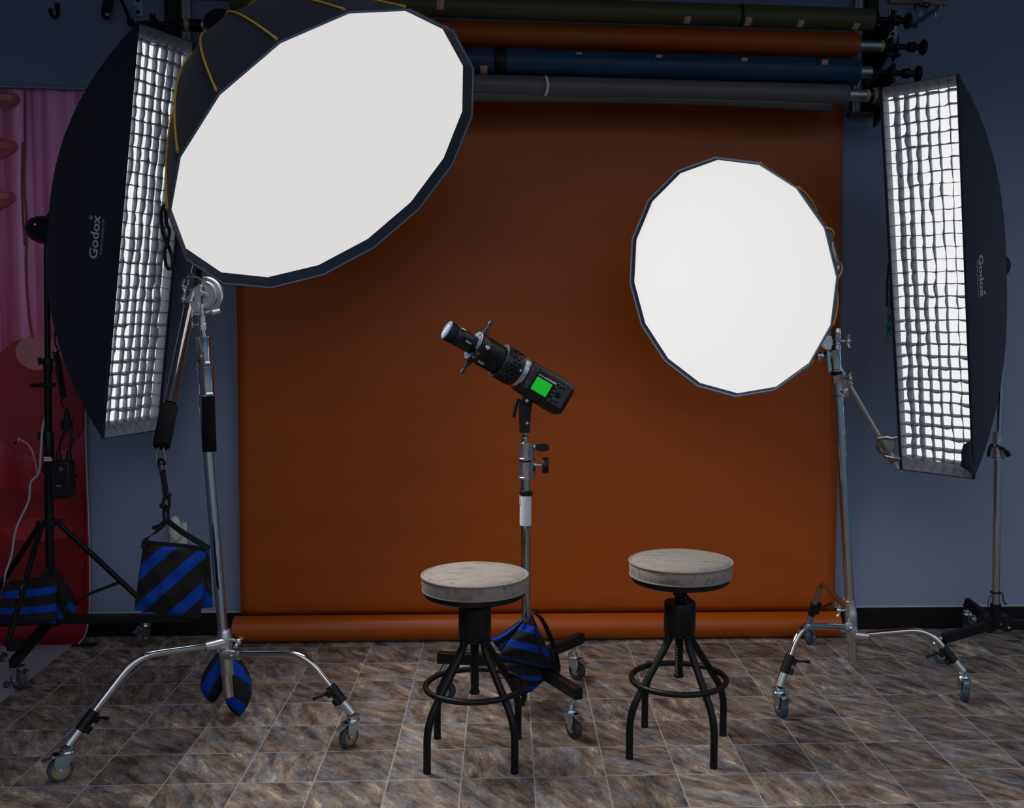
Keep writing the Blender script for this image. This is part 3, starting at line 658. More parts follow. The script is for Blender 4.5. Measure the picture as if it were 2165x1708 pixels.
# logo on the right flank of the smaller softbox: arc, bars and a line of small marks
ra = min(range(16), key=lambda k: (sP(2*PI*k/16, .45, .1)-at(1772, 530, 3.9)).length)
def flank(a, d, lift=.003): 
    q = (a*16/(2*PI)) % 1.; rr = .45*math.sqrt(1-d/(.58*1.03))*math.cos(PI/16)/math.cos((q-.5)*2*PI/16); return sP(a, rr+lift, d)
mid = math.atan2((at(1770, 532, 3.9)-V((.8231, 3.8459, 1.603))).dot(sv), (at(1770, 532, 3.9)-V((.8231, 3.8459, 1.603))).dot(su))
mid = (math.floor(mid*16/(2*PI))+.5)*2*PI/16
mb = MB().tube([flank(mid+.085*math.cos(k*PI/14-.3)-.01, .085-.035*math.sin(k*PI/14-.3)*1.1) for k in range(15)], .0028, 6)
for q in range(3): mb.tube([flank(mid-.03+.022*q, .075), flank(mid-.03+.022*q, .105)], .002, 6)
for q in range(5): mb.tube([flank(mid-.15, .05+.012*q), flank(mid-.125, .05+.012*q)], .0018, 6)
small.part('printed_logo', mb, WHITEPRINT)

def strip_softbox(c, az, el, rl, w, h, D, label, text_side, lift_text):
    c = V(c); u, v, n = basis(az, el, rl)
    t = Thing('strip_softbox', label, 'softbox', c)
    RR = .075
    def ring(d):
        s_ = min(1, d/D); vv = RR+(h/2-RR)*math.sqrt(max(0, 1-s_**.95))
        uu = w/2+(RR-w/2)*s_**1.6
        return uu, vv
    def P(a, b, d): return c+u*a+v*b-n*d
    ds = [D*k for k in (0, .02, .05, .10, .16, .24, .33, .43, .54, .65, .75, .84, .91, .96, .99, 1.)]
    mb = MB()
    for su_, sv_ in ((-1, 0), (1, 0), (0, -1), (0, 1)):
        def fn(a, b):
            k = b*(len(ds)-1); i = min(int(k), len(ds)-2); f = k-i; d = ds[i]*(1-f)+ds[i+1]*f
            uu, vv = ring(d)
            return P(su_*uu, (a*2-1)*vv, d) if su_ else P((a*2-1)*uu, sv_*vv, d)
        mb.grid(fn, 10, len(ds)-1, uvs=False)
    t.part('fabric_shell', mb, SHELL, smooth=25)
    FD = .032; DD = .046; KV = (ring(DD)[1]-.004)/(h/2); KU = (ring(DD)[0]-.003)/(w/2); KVF = (ring(FD+.006)[1]-.006)/(h/2)
    mb = MB()
    fr = [(-w/2, -h/2), (w/2, -h/2), (w/2, h/2), (-w/2, h/2)]
    t.part('front_frame', MB().tube([P(a, b, -.002) for a, b in fr], .0065, 8, closed=True), SHELL)
    vs = []; 
    for d, ku, kv in ((0, .995, .998), (DD, KU, KV)): vs += [P(a*ku, b*kv, d) for a, b in fr]
    t.part('inner_sleeve', MB().add(vs, [(i, (i+1) % 4, 4+(i+1) % 4, 4+i) for i in range(4)]), GRIDF, smooth=0)
    t.part('diffuser', MB().grid(lambda a, b: P((a-.5)*w*KU, (b-.5)*h*KV, DD-.002-.008*math.sin(a*PI)*math.sin(b*PI)), 6, 16, uvs=False), DIFF2)
    NU, NV = 7, 32; r2 = random.Random(int(az*100)+50)
    jit = {(i, j): (r2.uniform(-.0045, .0045), r2.uniform(-.0045, .0045), r2.uniform(-.006, .006)) for i in range(NU+1) for j in range(NV+1)}
    def node(i, j, back):
        a, b, d = jit[(i, j)]
        if i in (0, NU): a = 0; d = 0
        if j in (0, NV): b = 0; d = 0
        k = 1 if not back else .4
        x = -w/2+w*i/NU; y = -h/2+h*j/NV
        dd = (.006+d*.6+.006) if not back else FD+.006
        if (i in (0, NU) or j in (0, NV)) and not back: dd = .002
        return (x+a*k)*(1 if not back else .91), (y+b*k if not back else max(-h/2*KVF, min(h/2*KVF, (y+b*k)*.99))), dd
    mb = MB()
    for i in range(1, NU):
        for j in range(NV):
            bow = r2.uniform(-.006, .006)
            def fn(a, b):
                x0, y0, d0 = node(i, j, b > .5); x1, y1, d1 = node(i, j+1, b > .5)
                q = math.sin(a*PI); return P(x0+(x1-x0)*a+bow*q*(1-b), y0+(y1-y0)*a, d0+(d1-d0)*a)
            mb.grid(fn, 4, 1, uvs=False)
    for j in range(1, NV):
        for i in range(NU):
            bow = r2.uniform(-.007, .003)
            def fn(a, b):
                x0, y0, d0 = node(i, j, b > .5); x1, y1, d1 = node(i+1, j, b > .5)
                q = math.sin(a*PI); return P(x0+(x1-x0)*a, y0+(y1-y0)*a+bow*q*(1-b), d0+(d1-d0)*a+.004*q*(1-b))
            mb.grid(fn, 4, 1, uvs=False)
    t.part('fabric_grid', mb, GRIDF, solid=.0016, smooth=30)
    # lettering on the visible long flank
    s_ = text_side
    def flankp(al, dp): 
        uu, vv = ring(dp); return P(s_*(uu+.0025), al, dp)
    al0, d0, k = lift_text
    dirn = -1 if s_ > 0 else 1
    mb = MB()
    mb.text('Godox', lambda x, y: flankp(al0+dirn*(x*.9), d0+y), .066, .0014)
    mb.text('WWW.GODOX.COM', lambda x, y: flankp(al0+dirn*(.02+x*.76), d0-.026+y), .019, .0)
    c0 = [flankp(al0+dirn*(.158+.006*math.cos(q*PI/6)), d0+.052+.008*math.sin(q*PI/6)) for q in range(12)]
    mb.tube(c0, .0018, 6, closed=True)
    t.part('lettering', mb, LETTER, smooth=0)
    back = P(0, 0, D)
    t.part('speed_ring', MB().lathe(back+n*.01, -n, [(0, 0), (.078, 0), (.078, .025), (.06, .03), (0, .03)], 32), BLKPL)
    return t, u, v, n, back
lst, lu, lv, ln, lback = strip_softbox((-1.4276, 4.2729, 1.7543), 1.1675, -.1506, .0185, .35*.8895, 1.6, .44, 'tall gridded strip softbox on the black tripod at the left', -1, (-.105, .105, 1))
rst, ru, rv, rn, rback = strip_softbox((1.7119, 4.1158, 1.6088), -.9063, -.1749, -.0087, .35*.9432, 1.6, .53, 'tall gridded strip softbox on the chrome stand at the right', 1, (.10, .12, 1))
fq = [at(x, y, 4.04) for x, y in ((2030, 985), (2058, 1004), (2052, 928), (2036, 940))]
rst.part('folded_corner', MB().grid(lambda u, v: (fq[0]*(1-u)+fq[1]*u)*(1-v)+(fq[3]*(1-u)+fq[2]*u)*v-FWD*(.012*math.sin(u*PI)+.006*math.sin(v*7)), 8, 10), SHELL, solid=.002)
def flash_head(back, n, label, L, lever=True):
    t = Thing('flash_head', label, 'studio flash', back)
    b = back-n*.02
    t.part('body', MB().lathe(b, -n, [(0, 0), (.055, 0), (.058, .01), (.058, L*.6), (.052, L*.8), (.035, L), (0, L+.004)], 32), BLKPL)
    return t, b
fhl, b = flash_head(lback-UPV*.035, ln, 'black flash head behind the left strip softbox with a red light', .15)
fhl.part('indicator_light', MB().ball(at(67, 477, b.y-.02) if False else b-ln*.09+RGT*.0-FWD*.058+UPV*.012, .0035, n=10), REDLED)
fhl.part('tilt_handle', MB().tube(spline([b-ln*.06-UPV*.05, b-ln*.065-UPV*.09, b-ln*.065-UPV*.14]), .011, 12), BLKPL)
fhr, b2 = flash_head(rback, rn, 'black flash head behind the right strip softbox', .09)
fhr.part('tilt_handle', MB().tube([b2-rn*.05-UPV*.05, b2-rn*.05-UPV*.1], .010, 12), BLKPL)
# ---------------------------------------------------------------- stool
def make_stool(label, dz, loc, rz):
    t = Thing('swivel_stool', label, 'stool', (0, 0, 0), None)
    ST = .612+dz
    def ring_(r, z0): return [(r*.97, z0), (r, z0+.004)]
    t_c = MB().lathe((0, 0, 0), Z, [(.0, ST-.052), (.160, ST-.052), (.171, ST-.048), (.1735, ST-.03), (.1725, ST-.010), (.168, ST-.002), (.15, ST+.006), (.10, ST+.010), (.04, ST+.011), (0, ST+.011)], 64)
    seat = t.part('seat_cushion', t_c, SEAT, smooth=50)
    t.part('piping', MB().torus((0, 0, ST-.004), Z, .1725, .0042, 64, 8), SEATPIPE, parent=seat)
    t.part('piping', MB().torus((0, 0, ST-.049), Z, .1705, .0028, 64, 8), SEATPIPE, parent=seat)
    t.part('seat_plate', MB().lathe((0, 0, 0), Z, [(0, ST-.076), (.10, ST-.076), (.158, ST-.072), (.165, ST-.066), (.165, ST-.054), (.155, ST-.052), (0, ST-.052)], 64), BLKPOW)
    t.part('collar', MB().lathe((0, 0, 0), Z, [(.0, .388), (.044, .388), (.0515, .397), (.0535, .402), (.0535, .498), (.0515, .503), (.022, .503), (0, .503)], 48), BLKPOW)
    nk = MB().lathe((0, 0, 0), Z, [(.017, .50), (.017, ST-.076)], 24)
    if dz > .01: nk.lathe((0, 0, 0), Z, [(.023, .525), (.024, .53), (.024, ST-.08), (.030, ST-.076)], 24).cyl((-.045, -.012, ST-.086), (.0, -.012, ST-.09), .005, n=10).cyl((.018, -.02, .534), (.042, -.034, .516), .005, n=10).ball((.043, -.035, .515), .008).ball((-.045, -.012, ST-.086), .007)
    t.part('neck', nk, BLKPOW)
    z0 = .215+dz; prof = [(0, z0-.004), (.017, z0-.004), (.017, z0+.004)]
    k = z0+.004
    while k < .385: prof += [(.0145, k), (.0118, k+.003), (.0145, k+.006)]; k += .007
    t.part('screw_rod', MB().lathe((0, 0, 0), Z, prof+[(.0118, .39)], 20), BLKPOW, smooth=20)
    for sx, sy_ in ((-1, -1), (1, -1), (1, 1), (-1, 1)):
        fx, fy = sx*.139, sy_*.140
        pts = fillet([(fx, fy, .004), (fx, fy, .158), (sx*.036, sy_*.036, .365), (sx*.033, sy_*.033, .40)], .06, 8)
        lg = t.part('leg', MB().tube(pts, .0122, 16), BLKPOW, smooth=40)
        t.part('foot_cap', MB().lathe((fx, fy, 0), Z, [(0, 0), (.0118, 0), (.0128, .003), (.0128, .018), (.0122, .02)], 16), BLKPL, parent=lg)
    t.part('foot_ring', MB().torus((0, 0, .238), Z, .160, .0098, 72, 12), BLKPOW, smooth=60)
    t.o.location = loc; t.o.rotation_euler = (0, 0, rz)
    return t
make_stool('taupe suede swivel stool at left, screwed down, in front of the flash stand', 0, (-.0955, 3.3475, 0), -.05)
make_stool('taupe suede swivel stool at right, screwed higher with its neck showing', .033, (.5915, 3.388, 0), -.315)
# ---------------------------------------------------------------- stand pieces
def caster(t, leg, top, gnd, head, tyre, ring, R=.037, fork=ZINC, pedal=True, w=.024):
    """swivel caster: stem at top, wheel standing on the floor at gnd, rolling direction head"""
    g = V((gnd[0], gnd[1], 0)); h = V((math.cos(head), math.sin(head), 0)); ax = V((-h.y, h.x, 0)); c = g+Z*R; top = V(top)
    wb = MB()
    wb.m = 0; wb.lathe(c-ax*w/2, ax, [(R*.72, 0), (R*.93, .0005), (R, .004), (R, w-.004), (R*.93, w-.0005), (R*.72, w)], 40)
    wb.m = 1; wb.lathe(c-ax*(w/2+.001), ax, [(R*.45, 0), (R*.72, 0), (R*.72, w+.002), (R*.45, w+.002)], 40)
    wb.m = 2; wb.lathe(c-ax*(w/2+.002), ax, [(0, 0), (R*.46, 0), (R*.46, w+.004), (0, w+.004)], 32).cyl(c-ax*(w/2+.012), c+ax*(w/2+.012), .0055, n=10)
    t.part('wheel', wb, [tyre, ring, fork], parent=leg)
    fb = MB(); piv = g+Z*(2*R+.012)-h*.022
    for s in (-1, 1):
        o = c+ax*(s*(w/2+.0065))
        loc = [(-.030, R+.013), (.016, R+.013), (.020, R*.55), (.009, -.006), (0, -.010), (-.009, -.006), (-.013, .010), (-.030, R*.72)]
        fb.prism(loc, o, h, Z, ax, .003)
    fb.box(piv+h*.016, (.048, w+.016, .004), rotm(h, ax, Z))
    fb.lathe(piv, Z, [(0, -.002), (.021, -.002), (.023, .003), (.020, .008), (.022, .011), (.022, .017), (.014, .019), (0, .019)], 24)
    fb.tube([piv+Z*.015, piv+Z*.02, top], [.009, .009, .009], 12)
    t.part('caster_fork', fb, fork, parent=leg)
    if pedal:
        pd = MB().box(piv+h*.052-Z*.008, (.042, w*1.05, .003), rotm((h-Z*.25).normalized(), ax, ax.cross(-(h-Z*.25)).normalized()))
        pd.box(piv+h*.036-Z*.001, (.018, w*.7, .006), rotm(h, ax, Z))
        t.part('brake_pedal', pd, fork, parent=leg)
    return piv+Z*.019
def collar(mb, p, d, r, L, lug=None, lip=.0025):
    d = V(d).normalized()
    mb.lathe(p, d, [(r+lip, 0), (r+lip, .006), (r, .009), (r, L*.45), (r+.0012, L*.46), (r+.0012, L-.009), (r+lip, L-.006), (r+lip, L)], 28)
    if lug is not None:
        lug = V(lug); lug = (lug-d*lug.dot(d)).normalized(); s = d.cross(lug)
        mb.box(V(p)+lug*(r+.006)+d*L*.5, (.020, .020, L*.96), rotm(lug, s, d))
def tknob(mb, p, d, along, L=.03, W=.05):
    d = V(d).normalized(); a = V(along); a = (a-d*a.dot(d)).normalized(); p = V(p)
    mb.cyl(p, p+d*L, .0055, n=12).ball(p+d*L, .011)
    mb.tube(spline([p+d*(L+.006)-a*W/2, p+d*(L)-a*W/4, p+d*(L-.002), p+d*(L)+a*W/4, p+d*(L+.006)+a*W/2]), [.009]+[.0065]*23+[.009], 10)
def leg_clamp(t, leg, a, b, r, lev, lab='leg_clamp'):
    d = (b-a).normalized(); u = V(lev); u = (u-d*u.dot(d)).normalized(); w = d.cross(u); L = (b-a).length
    mb = MB().cyl(a, b, r+.005, n=24).box(a+d*L*.25+u*(r+.010), (.016, .018, L*.34), rotm(u, w, d)).box(a+d*L*.78+u*(r+.010), (.016, .018, L*.34), rotm(u, w, d))
    mb.cyl(a+d*L*.25+u*(r+.011)-w*.014, a+d*L*.25+u*(r+.011)+w*.014, .004, n=10)
    mb.tube([a+d*L*.18+u*(r+.012)+w*.012, a+d*L*.1+u*(r+.03)+w*.016, a-d*L*.05+u*(r+.06)+w*.016], [.005, .004, .006], 10)
    t.part(lab, mb, BLKPL, parent=leg, bevel=.001)
# ---------------------------------------------------------------- leaning boom stand (left)
SL = Thing('boom_stand', 'leaning chrome boom stand on casters with foam grips, left foreground', 'light stand', (-.985, 3.56, 0))
yL = 3.56
def onL(px, py): return at(px, py, yL+.10*(1472-py)/850)
cb, ct = onL(483, 1472), onL(442, 955)
cd = (ct-cb).normalized()
SL.part('column', MB().cyl(cb, onL(430, 836), .0172, n=32).lathe(cb-cd*.001, cd, [(.0185, 0), (.0185, .006), (.0172, .007)], 32), CHROME, smooth=40)
hub = MB(); hL, hR = onL(473, 1357), onL(478, 1380)
hub.lathe(onL(481, 1428), cd, [(.0205, 0), (.0215, .002), (.0215, .055), (.023, .06), (.0225, .10), (.0245, .105), (.0245, .14), (.0225, .146), (.0225, .156), (.0195, .160)], 32)
dL = V((-1.367+.985, 3.203-3.56, 0)).normalized(); dR = V((-.52+.985, 3.428-3.56, 0)).normalized(); dB = -(dL+dR).normalized()
for d_, z_ in ((dL, hL.z), (dR, hR.z), (dB, hL.z-.02)):
    o = V((hL.x, yL, z_)); hub.tube([o, o+d_*.065], [.019, .0165], 20).cyl(o+d_*.04-d_.cross(Z)*.022, o+d_*.04+d_.cross(Z)*.022, .005, n=10)
tknob(hub, onL(482, 1352)+RGT*.015, RGT-FWD*.6-UPV*.15, UPV*.5+RGT, .03, .04)
SL.part('leg_hub', hub, SATIN, smooth=40)
def cleg(t, O, d, pix, gnd, head, tyre, ring, r=.0125, lev=X, back=None, nm='leg'):
    """bent tube leg in the vertical plane through the hub: pixel path -> points in that plane"""
    O = V(O); pts = [O+d*.03]+[vp(px, py, O, d) for px, py in pix] if back is None else back
    R = .037; h = V((math.cos(head), math.sin(head), 0))
    piv = V((gnd[0], gnd[1], 0))+Z*(2*R+.031)-h*.022
    e = pts[-1]; dr = (pts[-1]-pts[-2]).normalized()
    path = fillet(pts[:-1]+[piv+(pts[-2]-piv).normalized()*.02], .07, 8)
    lg = t.part(nm, MB().tube(path, r, 16), CHROME, smooth=40)
    dd = (piv-pts[-2]).normalized(); L = (piv-pts[-2]).length
    leg_clamp(t, lg, piv-dd*.125, piv-dd*.055, r, lev)
    t.part('leg_end', MB().tube([piv-dd*.06, piv-dd*.004], [r+.0035, r+.0035], 20), SATIN, parent=lg)
    caster(t, lg, piv+dd*0, gnd, head, tyre, ring)
    return lg
gL, gR = fl(128, 1651), fl(737, 1579)
cleg(SL, (hL.x, yL, hL.z), dL, [(290, 1386), (160, 1562)], gL, -2.55, DARKBLUE, TAN, lev=RGT+UPV*.3)
cleg(SL, (hL.x, yL, hR.z), dR, [(643, 1381), (738, 1500)], gR, -2.2, DARKBLUE, TAN, lev=-RGT*.8-FWD)
Ob = V((hL.x, yL, hL.z-.02)); gB = Ob+dB*.50
cleg(SL, Ob, dB, [], (gB.x, gB.y), .9, DARKBLUE, TAN, back=[Ob+dB*.03, Ob+dB*.24+Z*.005, V((gB.x, gB.y, .1))], lev=RGT)
SL.part('foam_grip', MB().lathe(onL(443, 955), (onL(439, 838)-onL(443, 955)), [(.0225, 0), (.0235, .003), (.0235, (onL(439, 838)-onL(443, 955)).length-.003), (.0225, (onL(439, 838)-onL(443, 955)).length)], 32), FOAM)
up = (onL(428, 640)-onL(438, 836)).normalized()
mb = MB(); collar(mb, onL(438, 836), up, .0245, (onL(433, 776)-onL(438, 836)).length); mb.ball(onL(418, 781), .006).cyl(onL(418, 781), onL(432, 783), .004, n=8)
SL.part('riser_collar', mb, CHROME)
mb = MB(); collar(mb, onL(433, 771), up, .0215, (onL(429, 712)-onL(433, 771)).length, lug=-FWD); mb.cyl(onL(431, 756)-FWD*.045, onL(431, 756)-FWD*.02, .007, n=16)
SL.part('riser_collar', mb, CHROME)
SL.part('inner_tube', MB().cyl(onL(431, 715), onL(428, 690), .009, n=20), CHROME)
mb = MB(); mb.lathe(onL(428.5, 698), up, [(.0145, 0), (.0145, .02), (.0125, .022), (.0135, .06), (.012, .09), (.0, .09)], 24)
mb.tube([onL(426, 688), onL(412, 687)], .005, 10).ball(onL(404, 687), .011).tube(spline([onL(392, 683), onL(397, 690), onL(404, 688)]), .005, 8)
SL.part('spigot_socket', mb, SATIN)
piv = onL(431, 625)
q = MB(); q.prism([(.062*math.cos(a), .062*math.sin(a)) for a in [-1.35+2.95*k/24 for k in range(25)]]+[(-.02, .015)], piv-FWD*.0, RGT, UPV, -FWD, .012)
q.tube([piv+RGT*(.060*math.cos(a))+UPV*(.060*math.sin(a)) for a in [-1.45+3.1*k/28 for k in range(29)]], .0075, 10).tube([piv-FWD*.014+RGT*(.046*math.cos(a))+UPV*(.046*math.sin(a)) for a in [-1.35+2.7*k/28 for k in range(29)]], .0045, 8)
q.cyl(onL(465, 657)+FWD*.0, onL(451, 662)-FWD*.01, .010, n=14)
SL.part('tilt_quadrant', q, SATIN, bevel=.0015)
mb = MB().prism([(-.012, -.05), (.014, -.055), (.010, .01), (.018, .05), (.005, .055), (-.008, .03)], onL(422, 636)-FWD*.022, RGT, UPV, -FWD, .014).cyl(onL(430, 622)-FWD*.03, onL(430, 622)+FWD*.02, .010, n=18)
mb.box(onL(420, 652)-FWD*.018, (.028, .03, .034), rotm(RGT, FWD, UPV))
SL.part('tilt_fork', mb, SATIN, bevel=.002)
# boom tube: from the weighted lower end, through the clamp, to the back of the big softbox
bback = V((-.5952, 3.6708, 1.9852))-bn*.67
yS = 3.31
low = at(341, 944, yS); clampP = at(407, 620, 3.68)
bd = (clampP-low).normalized()
upper = low+bd*((bback-low).dot(bd))
mb = MB().tube([low+bd*.16, upper], .0185, 28)
SL.part('boom_tube', mb, CHROME, smooth=40)
gl = (at(353, 868, 3.44)-low).length
SL.part('foam_grip', MB().lathe(low, bd, [(.018, -.002), (.0255, .002), (.0268, .006), (.0268, .148), (.0255, .15)], 32), FOAM)
mb = MB(); c0 = at(413, 598, 3.59); mb.lathe(clampP-bd*.055, bd, [(.0225, 0), (.025, .003), (.025, .012), (.022, .015), (.022, .05), (.0245, .053), (.0245, .075), (.022, .08), (.022, .108), (.026, .112), (.026, .124), (.022, .126)], 28)
for a_, b_ in ((1, 1),): mb.tube(spline([at(391, 590, 3.64), at(386, 605, 3.64), at(391, 618, 3.64), at(386, 632, 3.64), at(391, 640, 3.64)]), .0045, 8)
mb.ball(at(388, 606, 3.64), .008).ball(at(387, 632, 3.64), .008)
SL.part('boom_clamp', mb, SATIN)
mb = MB().tube([upper-bd*.02, bback-bn*.0-bd*.05, bback+bn*.02], [.014, .014, .014], 14).ball(upper-bd*.01, .024)
mb.lathe(bback-bn*.13, bn, [(0, 0), (.05, 0), (.06, .02), (.06, .13), (.05, .14)], 28)
SL.part('mounting_head', mb, BLKPL)
# wire hook at the lower boom end
wire = MB().tube(fillet([at(337, 946, yS), at(331, 953, yS), at(331, 978, yS), at(349, 976, yS), at(349, 968, yS), at(345, 946, yS)], .008, 4), .0022, 8)
SL.part('wire_hook', wire, mat('brassy_wire', (.55, .48, .36), .3, 1., noise=.1, nscale=20))
# ---------------------------------------------------------------- hanging sandbag
def pillow(c00, c10, c11, c01, th, nrm, nu=22, nv=22, sag=.0, seed=1, pw=.6):
    r2 = random.Random(seed); ph = [r2.uniform(0, 6) for _ in range(6)]
    c00, c10, c11, c01, nrm = V(c00), V(c10), V(c11), V(c01), V(nrm).normalized()
    mb = MB()
    for s in (1, -1):
        def fn(u, v):
            p = (c00*(1-u)+c10*u)*(1-v)+(c01*(1-u)+c11*u)*v
            e = max(0, 4*u*(1-u))**pw*max(0, 4*v*(1-v))**pw
            k = th*e*(1+.12*math.sin(u*7+ph[0])*math.sin(v*6+ph[1]))+.0035*math.sin(u*17+v*9+ph[2])*min(1, 6*e)+.003*math.sin(u*8-v*19+ph[3])*min(1, 6*e)
            pin = .018*math.sin(u*PI)*math.sin(v*2*PI+PI)*0
            return p+nrm*(s*k)+V((0, 0, -sag*e))
        mb.grid(fn if s > 0 else (lambda u, v, f=fn: f(1-u, v)), nu, nv)
    return mb
NF = -FWD
HB = Thing('sandbag', 'blue and black diagonally striped sandbag hanging from the boom end', 'sandbag', at(352, 1300, yS))
q0 = [at(x, y, yS) for x, y in ((283, 1290), (424, 1308), (436, 1164), (303, 1148))]
HB.part('bag_half', pillow(q0[0], q0[1], q0[2], q0[3], .032, NF, seed=3), BAG_HANG)
q1 = [at(x, y, yS+.075) for x, y in ((300, 1296), (450, 1284), (443, 1158), (310, 1150))]
HB.part('bag_half', pillow(q1[0], q1[1], q1[2], q1[3], .034, NF, seed=4), BAG_SIDE)
mb = MB().ribbon(spline([at(352, 1101, yS), at(330, 1124, yS-.005), at(308, 1142, yS-.012), at(303, 1160, yS-.016)]), [RGT*.8+UPV*.6]*19, .016, .003)
mb.ribbon(spline([at(354, 1101, yS), at(384, 1124, yS-.01), at(420, 1146, yS-.014), at(443, 1160, yS-.01)]), [UPV*.9-RGT*.3]*19, .018, .003)
mb.ribbon(spline([at(348, 1103, yS+.03), at(336, 1112, yS+.03), at(322, 1116, yS+.03)]), UPV, .012, .003)
HB.part('carry_strap', mb, WEB)
HB.part('top_binding', MB().ribbon(spline([at(308, 1146, yS-.006), at(350, 1150, yS-.008), at(400, 1155, yS-.008), at(436, 1162, yS-.006)]), UPV, .012, .004), WEB)
mb = MB().tube(spline([at(340, 992, yS), at(345, 1020, yS), at(348, 1046, yS), at(353, 1056, yS)]), .0055, 10).tube(spline([at(346, 990, yS), at(350, 1020, yS), at(354, 1042, yS), at(358, 1050, yS)]), .0052, 10)
mb.tube([at(352+6.5*math.cos(k*PI/8), 1063+15*math.sin(k*PI/8), yS-.004) for k in range(16)], .0052, 10, closed=True)
mb.tube([at(351+4.5*math.cos(k*PI/8), 1086+17*math.sin(k*PI/8), yS) for k in range(16)], .0048, 10, closed=True)
mb.ball(at(357, 1046, yS-.006), .009).ball(at(344, 1069, yS-.008), .010)
mb.tube(spline([at(340, 992, yS), at(336, 976, yS), at(341, 971, yS), at(347, 978, yS), at(345, 992, yS)]), .0055, 10)
HB.part('elastic_loop', mb, WEB)
HB.part('cord_ferrule', MB().tube([at(342, 981+1.2*k, yS)+RGT*(.011*math.cos(k*1.6))+FWD*(.011*math.sin(k*1.6)) for k in range(0, 12)], .0025, 8), MATS['brassy_wire'])
# ---------------------------------------------------------------- sandbag over the rear leg of the boom stand
yB = 3.74
FB = Thing('sandbag', 'blue and black sandbag on the floor behind the boom stand column', 'sandbag', (fl(490, 1500).x, yB, 0))
def blob_bag(t, top, bot, wid, th, seed, mt, y, name='bag_half', skew=0.):
    """a bag half hanging as a teardrop between pixel top and bottom"""
    a, b = at(*top, y), at(*bot, y); mb = MB(); r2 = random.Random(seed); ph = [r2.uniform(0, 6) for _ in range(4)]
    ax = b-a
    def fn(u, v):
        an = u*2*PI; k = math.sin(PI*min(1, v*.94+.05))**.62*(.55+.6*v if v < .75 else 1.0)
        rr = 1+.05*math.sin(3*an+ph[0]+v*5)+.03*math.sin(7*an+ph[1])
        p = a+ax*v
        return p+RGT*(math.cos(an)*wid*k*rr+skew*v*(1-v))+FWD*(math.sin(an)*th*k*rr)
    mb.grid(fn, 36, 24)
    return t.part(name, mb, mt)
blob_bag(FB, (470, 1372), (450, 1484), .045, .07, 1, BAG_SIDE, yB+.0, skew=-.05)
blob_bag(FB, (485, 1366), (505, 1512), .052, .075, 5, BAG_HANG, yB-.02, skew=.03)
FB.part('carry_strap', MB().ribbon(spline([at(466, 1380, yB), at(470, 1355, yB), at(482, 1340, yB), at(494, 1345, yB), at(500, 1375, yB)]), FWD, .03, .003), WEB)
# ---------------------------------------------------------------- right chrome stand with grip arm
yR = 3.95
def onR(px, py, dy=0.): return at(px, py, yR+dy)
SR = Thing('light_stand', 'leaning chrome caster stand with a grip arm, under the smaller softbox', 'light stand', (1.385, yR, 0))
c0, c1 = onR(1804, 1397), onR(1772, 838); rd = (c1-c0).normalized()
SR.part('column', MB().cyl(c0, c1, .0185, n=32).lathe(c0-rd*.001, rd, [(.0198, 0), (.0198, .006), (.0185, .007)], 32), CHROME, smooth=40)
hub = MB(); hb = onR(1802, 1355)
hub.lathe(hb, rd, [(.0215, 0), (.024, .003), (.024, .06), (.0225, .065), (.0245, .07), (.0245, .118), (.0225, .122), (.0225, .165), (.0195, .168)], 32)
gl_, gr_, gb_ = fl(1651, 1516), fl(2038, 1482), fl(1713, 1362)
O1, O2 = onR(1800, 1322), onR(1802, 1341); O3 = onR(1796, 1290)
d1 = V((gl_.x-O1.x, gl_.y-yR, 0)).normalized(); d2 = V((gr_.x-O2.x, gr_.y-yR, 0)).normalized(); d3 = V((gb_.x-O3.x, gb_.y-yR, 0)).normalized()
for o, d_ in ((O1, d1), (O2, d2)): hub.tube([o, o+d_*.065], [.020, .0165], 20).cyl(o+d_*.035-d_.cross(Z)*.024, o+d_*.035+d_.cross(Z)*.024, .0055, n=10)
hub.tube([O3, O3+d3*.05+Z*.03], [.018, .016], 18)
tknob(hub, O3-RGT*.02, -RGT-FWD*.3, UPV, .025, .05)
SR.part('leg_hub', hub, SATIN, smooth=40)
cleg(SR, O1, d1, [(1693, 1323), (1652, 1460)], gl_, -1.35, DARKBLUE, DARKBLUE, lev=RGT)
cleg(SR, O2, d2, [(1962, 1330), (2025, 1420)], gr_, -1.75, DARKBLUE, DARKBLUE, lev=-RGT-UPV*.3)
lg3 = vp(1737, 1229, O3, d3)
cleg(SR, O3, d3, [(1737, 1229), (1716, 1290)], gb_, .9, DARKBLUE, DARKBLUE, lev=RGT+UPV*.4)
ru_ = (onR(1764, 735)-onR(1772, 838)).normalized()
mb = MB(); collar(mb, onR(1772.5, 840), ru_, .0235, (onR(1770, 792)-onR(1772.5, 840)).length, lug=RGT-FWD*.4)
mb.cyl(onR(1780, 828)-FWD*.05, onR(1780, 828)-FWD*.025, .006, n=12)
tknob(mb, onR(1778, 800)-FWD*.01, RGT*.9-FWD*.7, UPV-RGT*.6, .032, .055)
SR.part('riser_collar', mb, CHROME)
SR.part('gasket', MB().cyl(onR(1769.5, 792), onR(1769, 786), .022, n=24), BLKPL)
mb = MB(); collar(mb, onR(1765.5, 785), ru_, .0255, (onR(1761, 740)-onR(1765.5, 785)).length, lug=-RGT-FWD*.5)
mb.cyl(onR(1748, 753), onR(1739, 753), .010, n=16).ball(onR(1747, 775), .006)
SR.part('riser_collar', mb, CHROME)
SR.part('side_knob', MB().cyl(onR(1738, 752), onR(1727, 752), .013, n=16).cyl(onR(1738, 752), onR(1734, 752), .015, n=16).ball(onR(1731, 759), .010), SATIN)
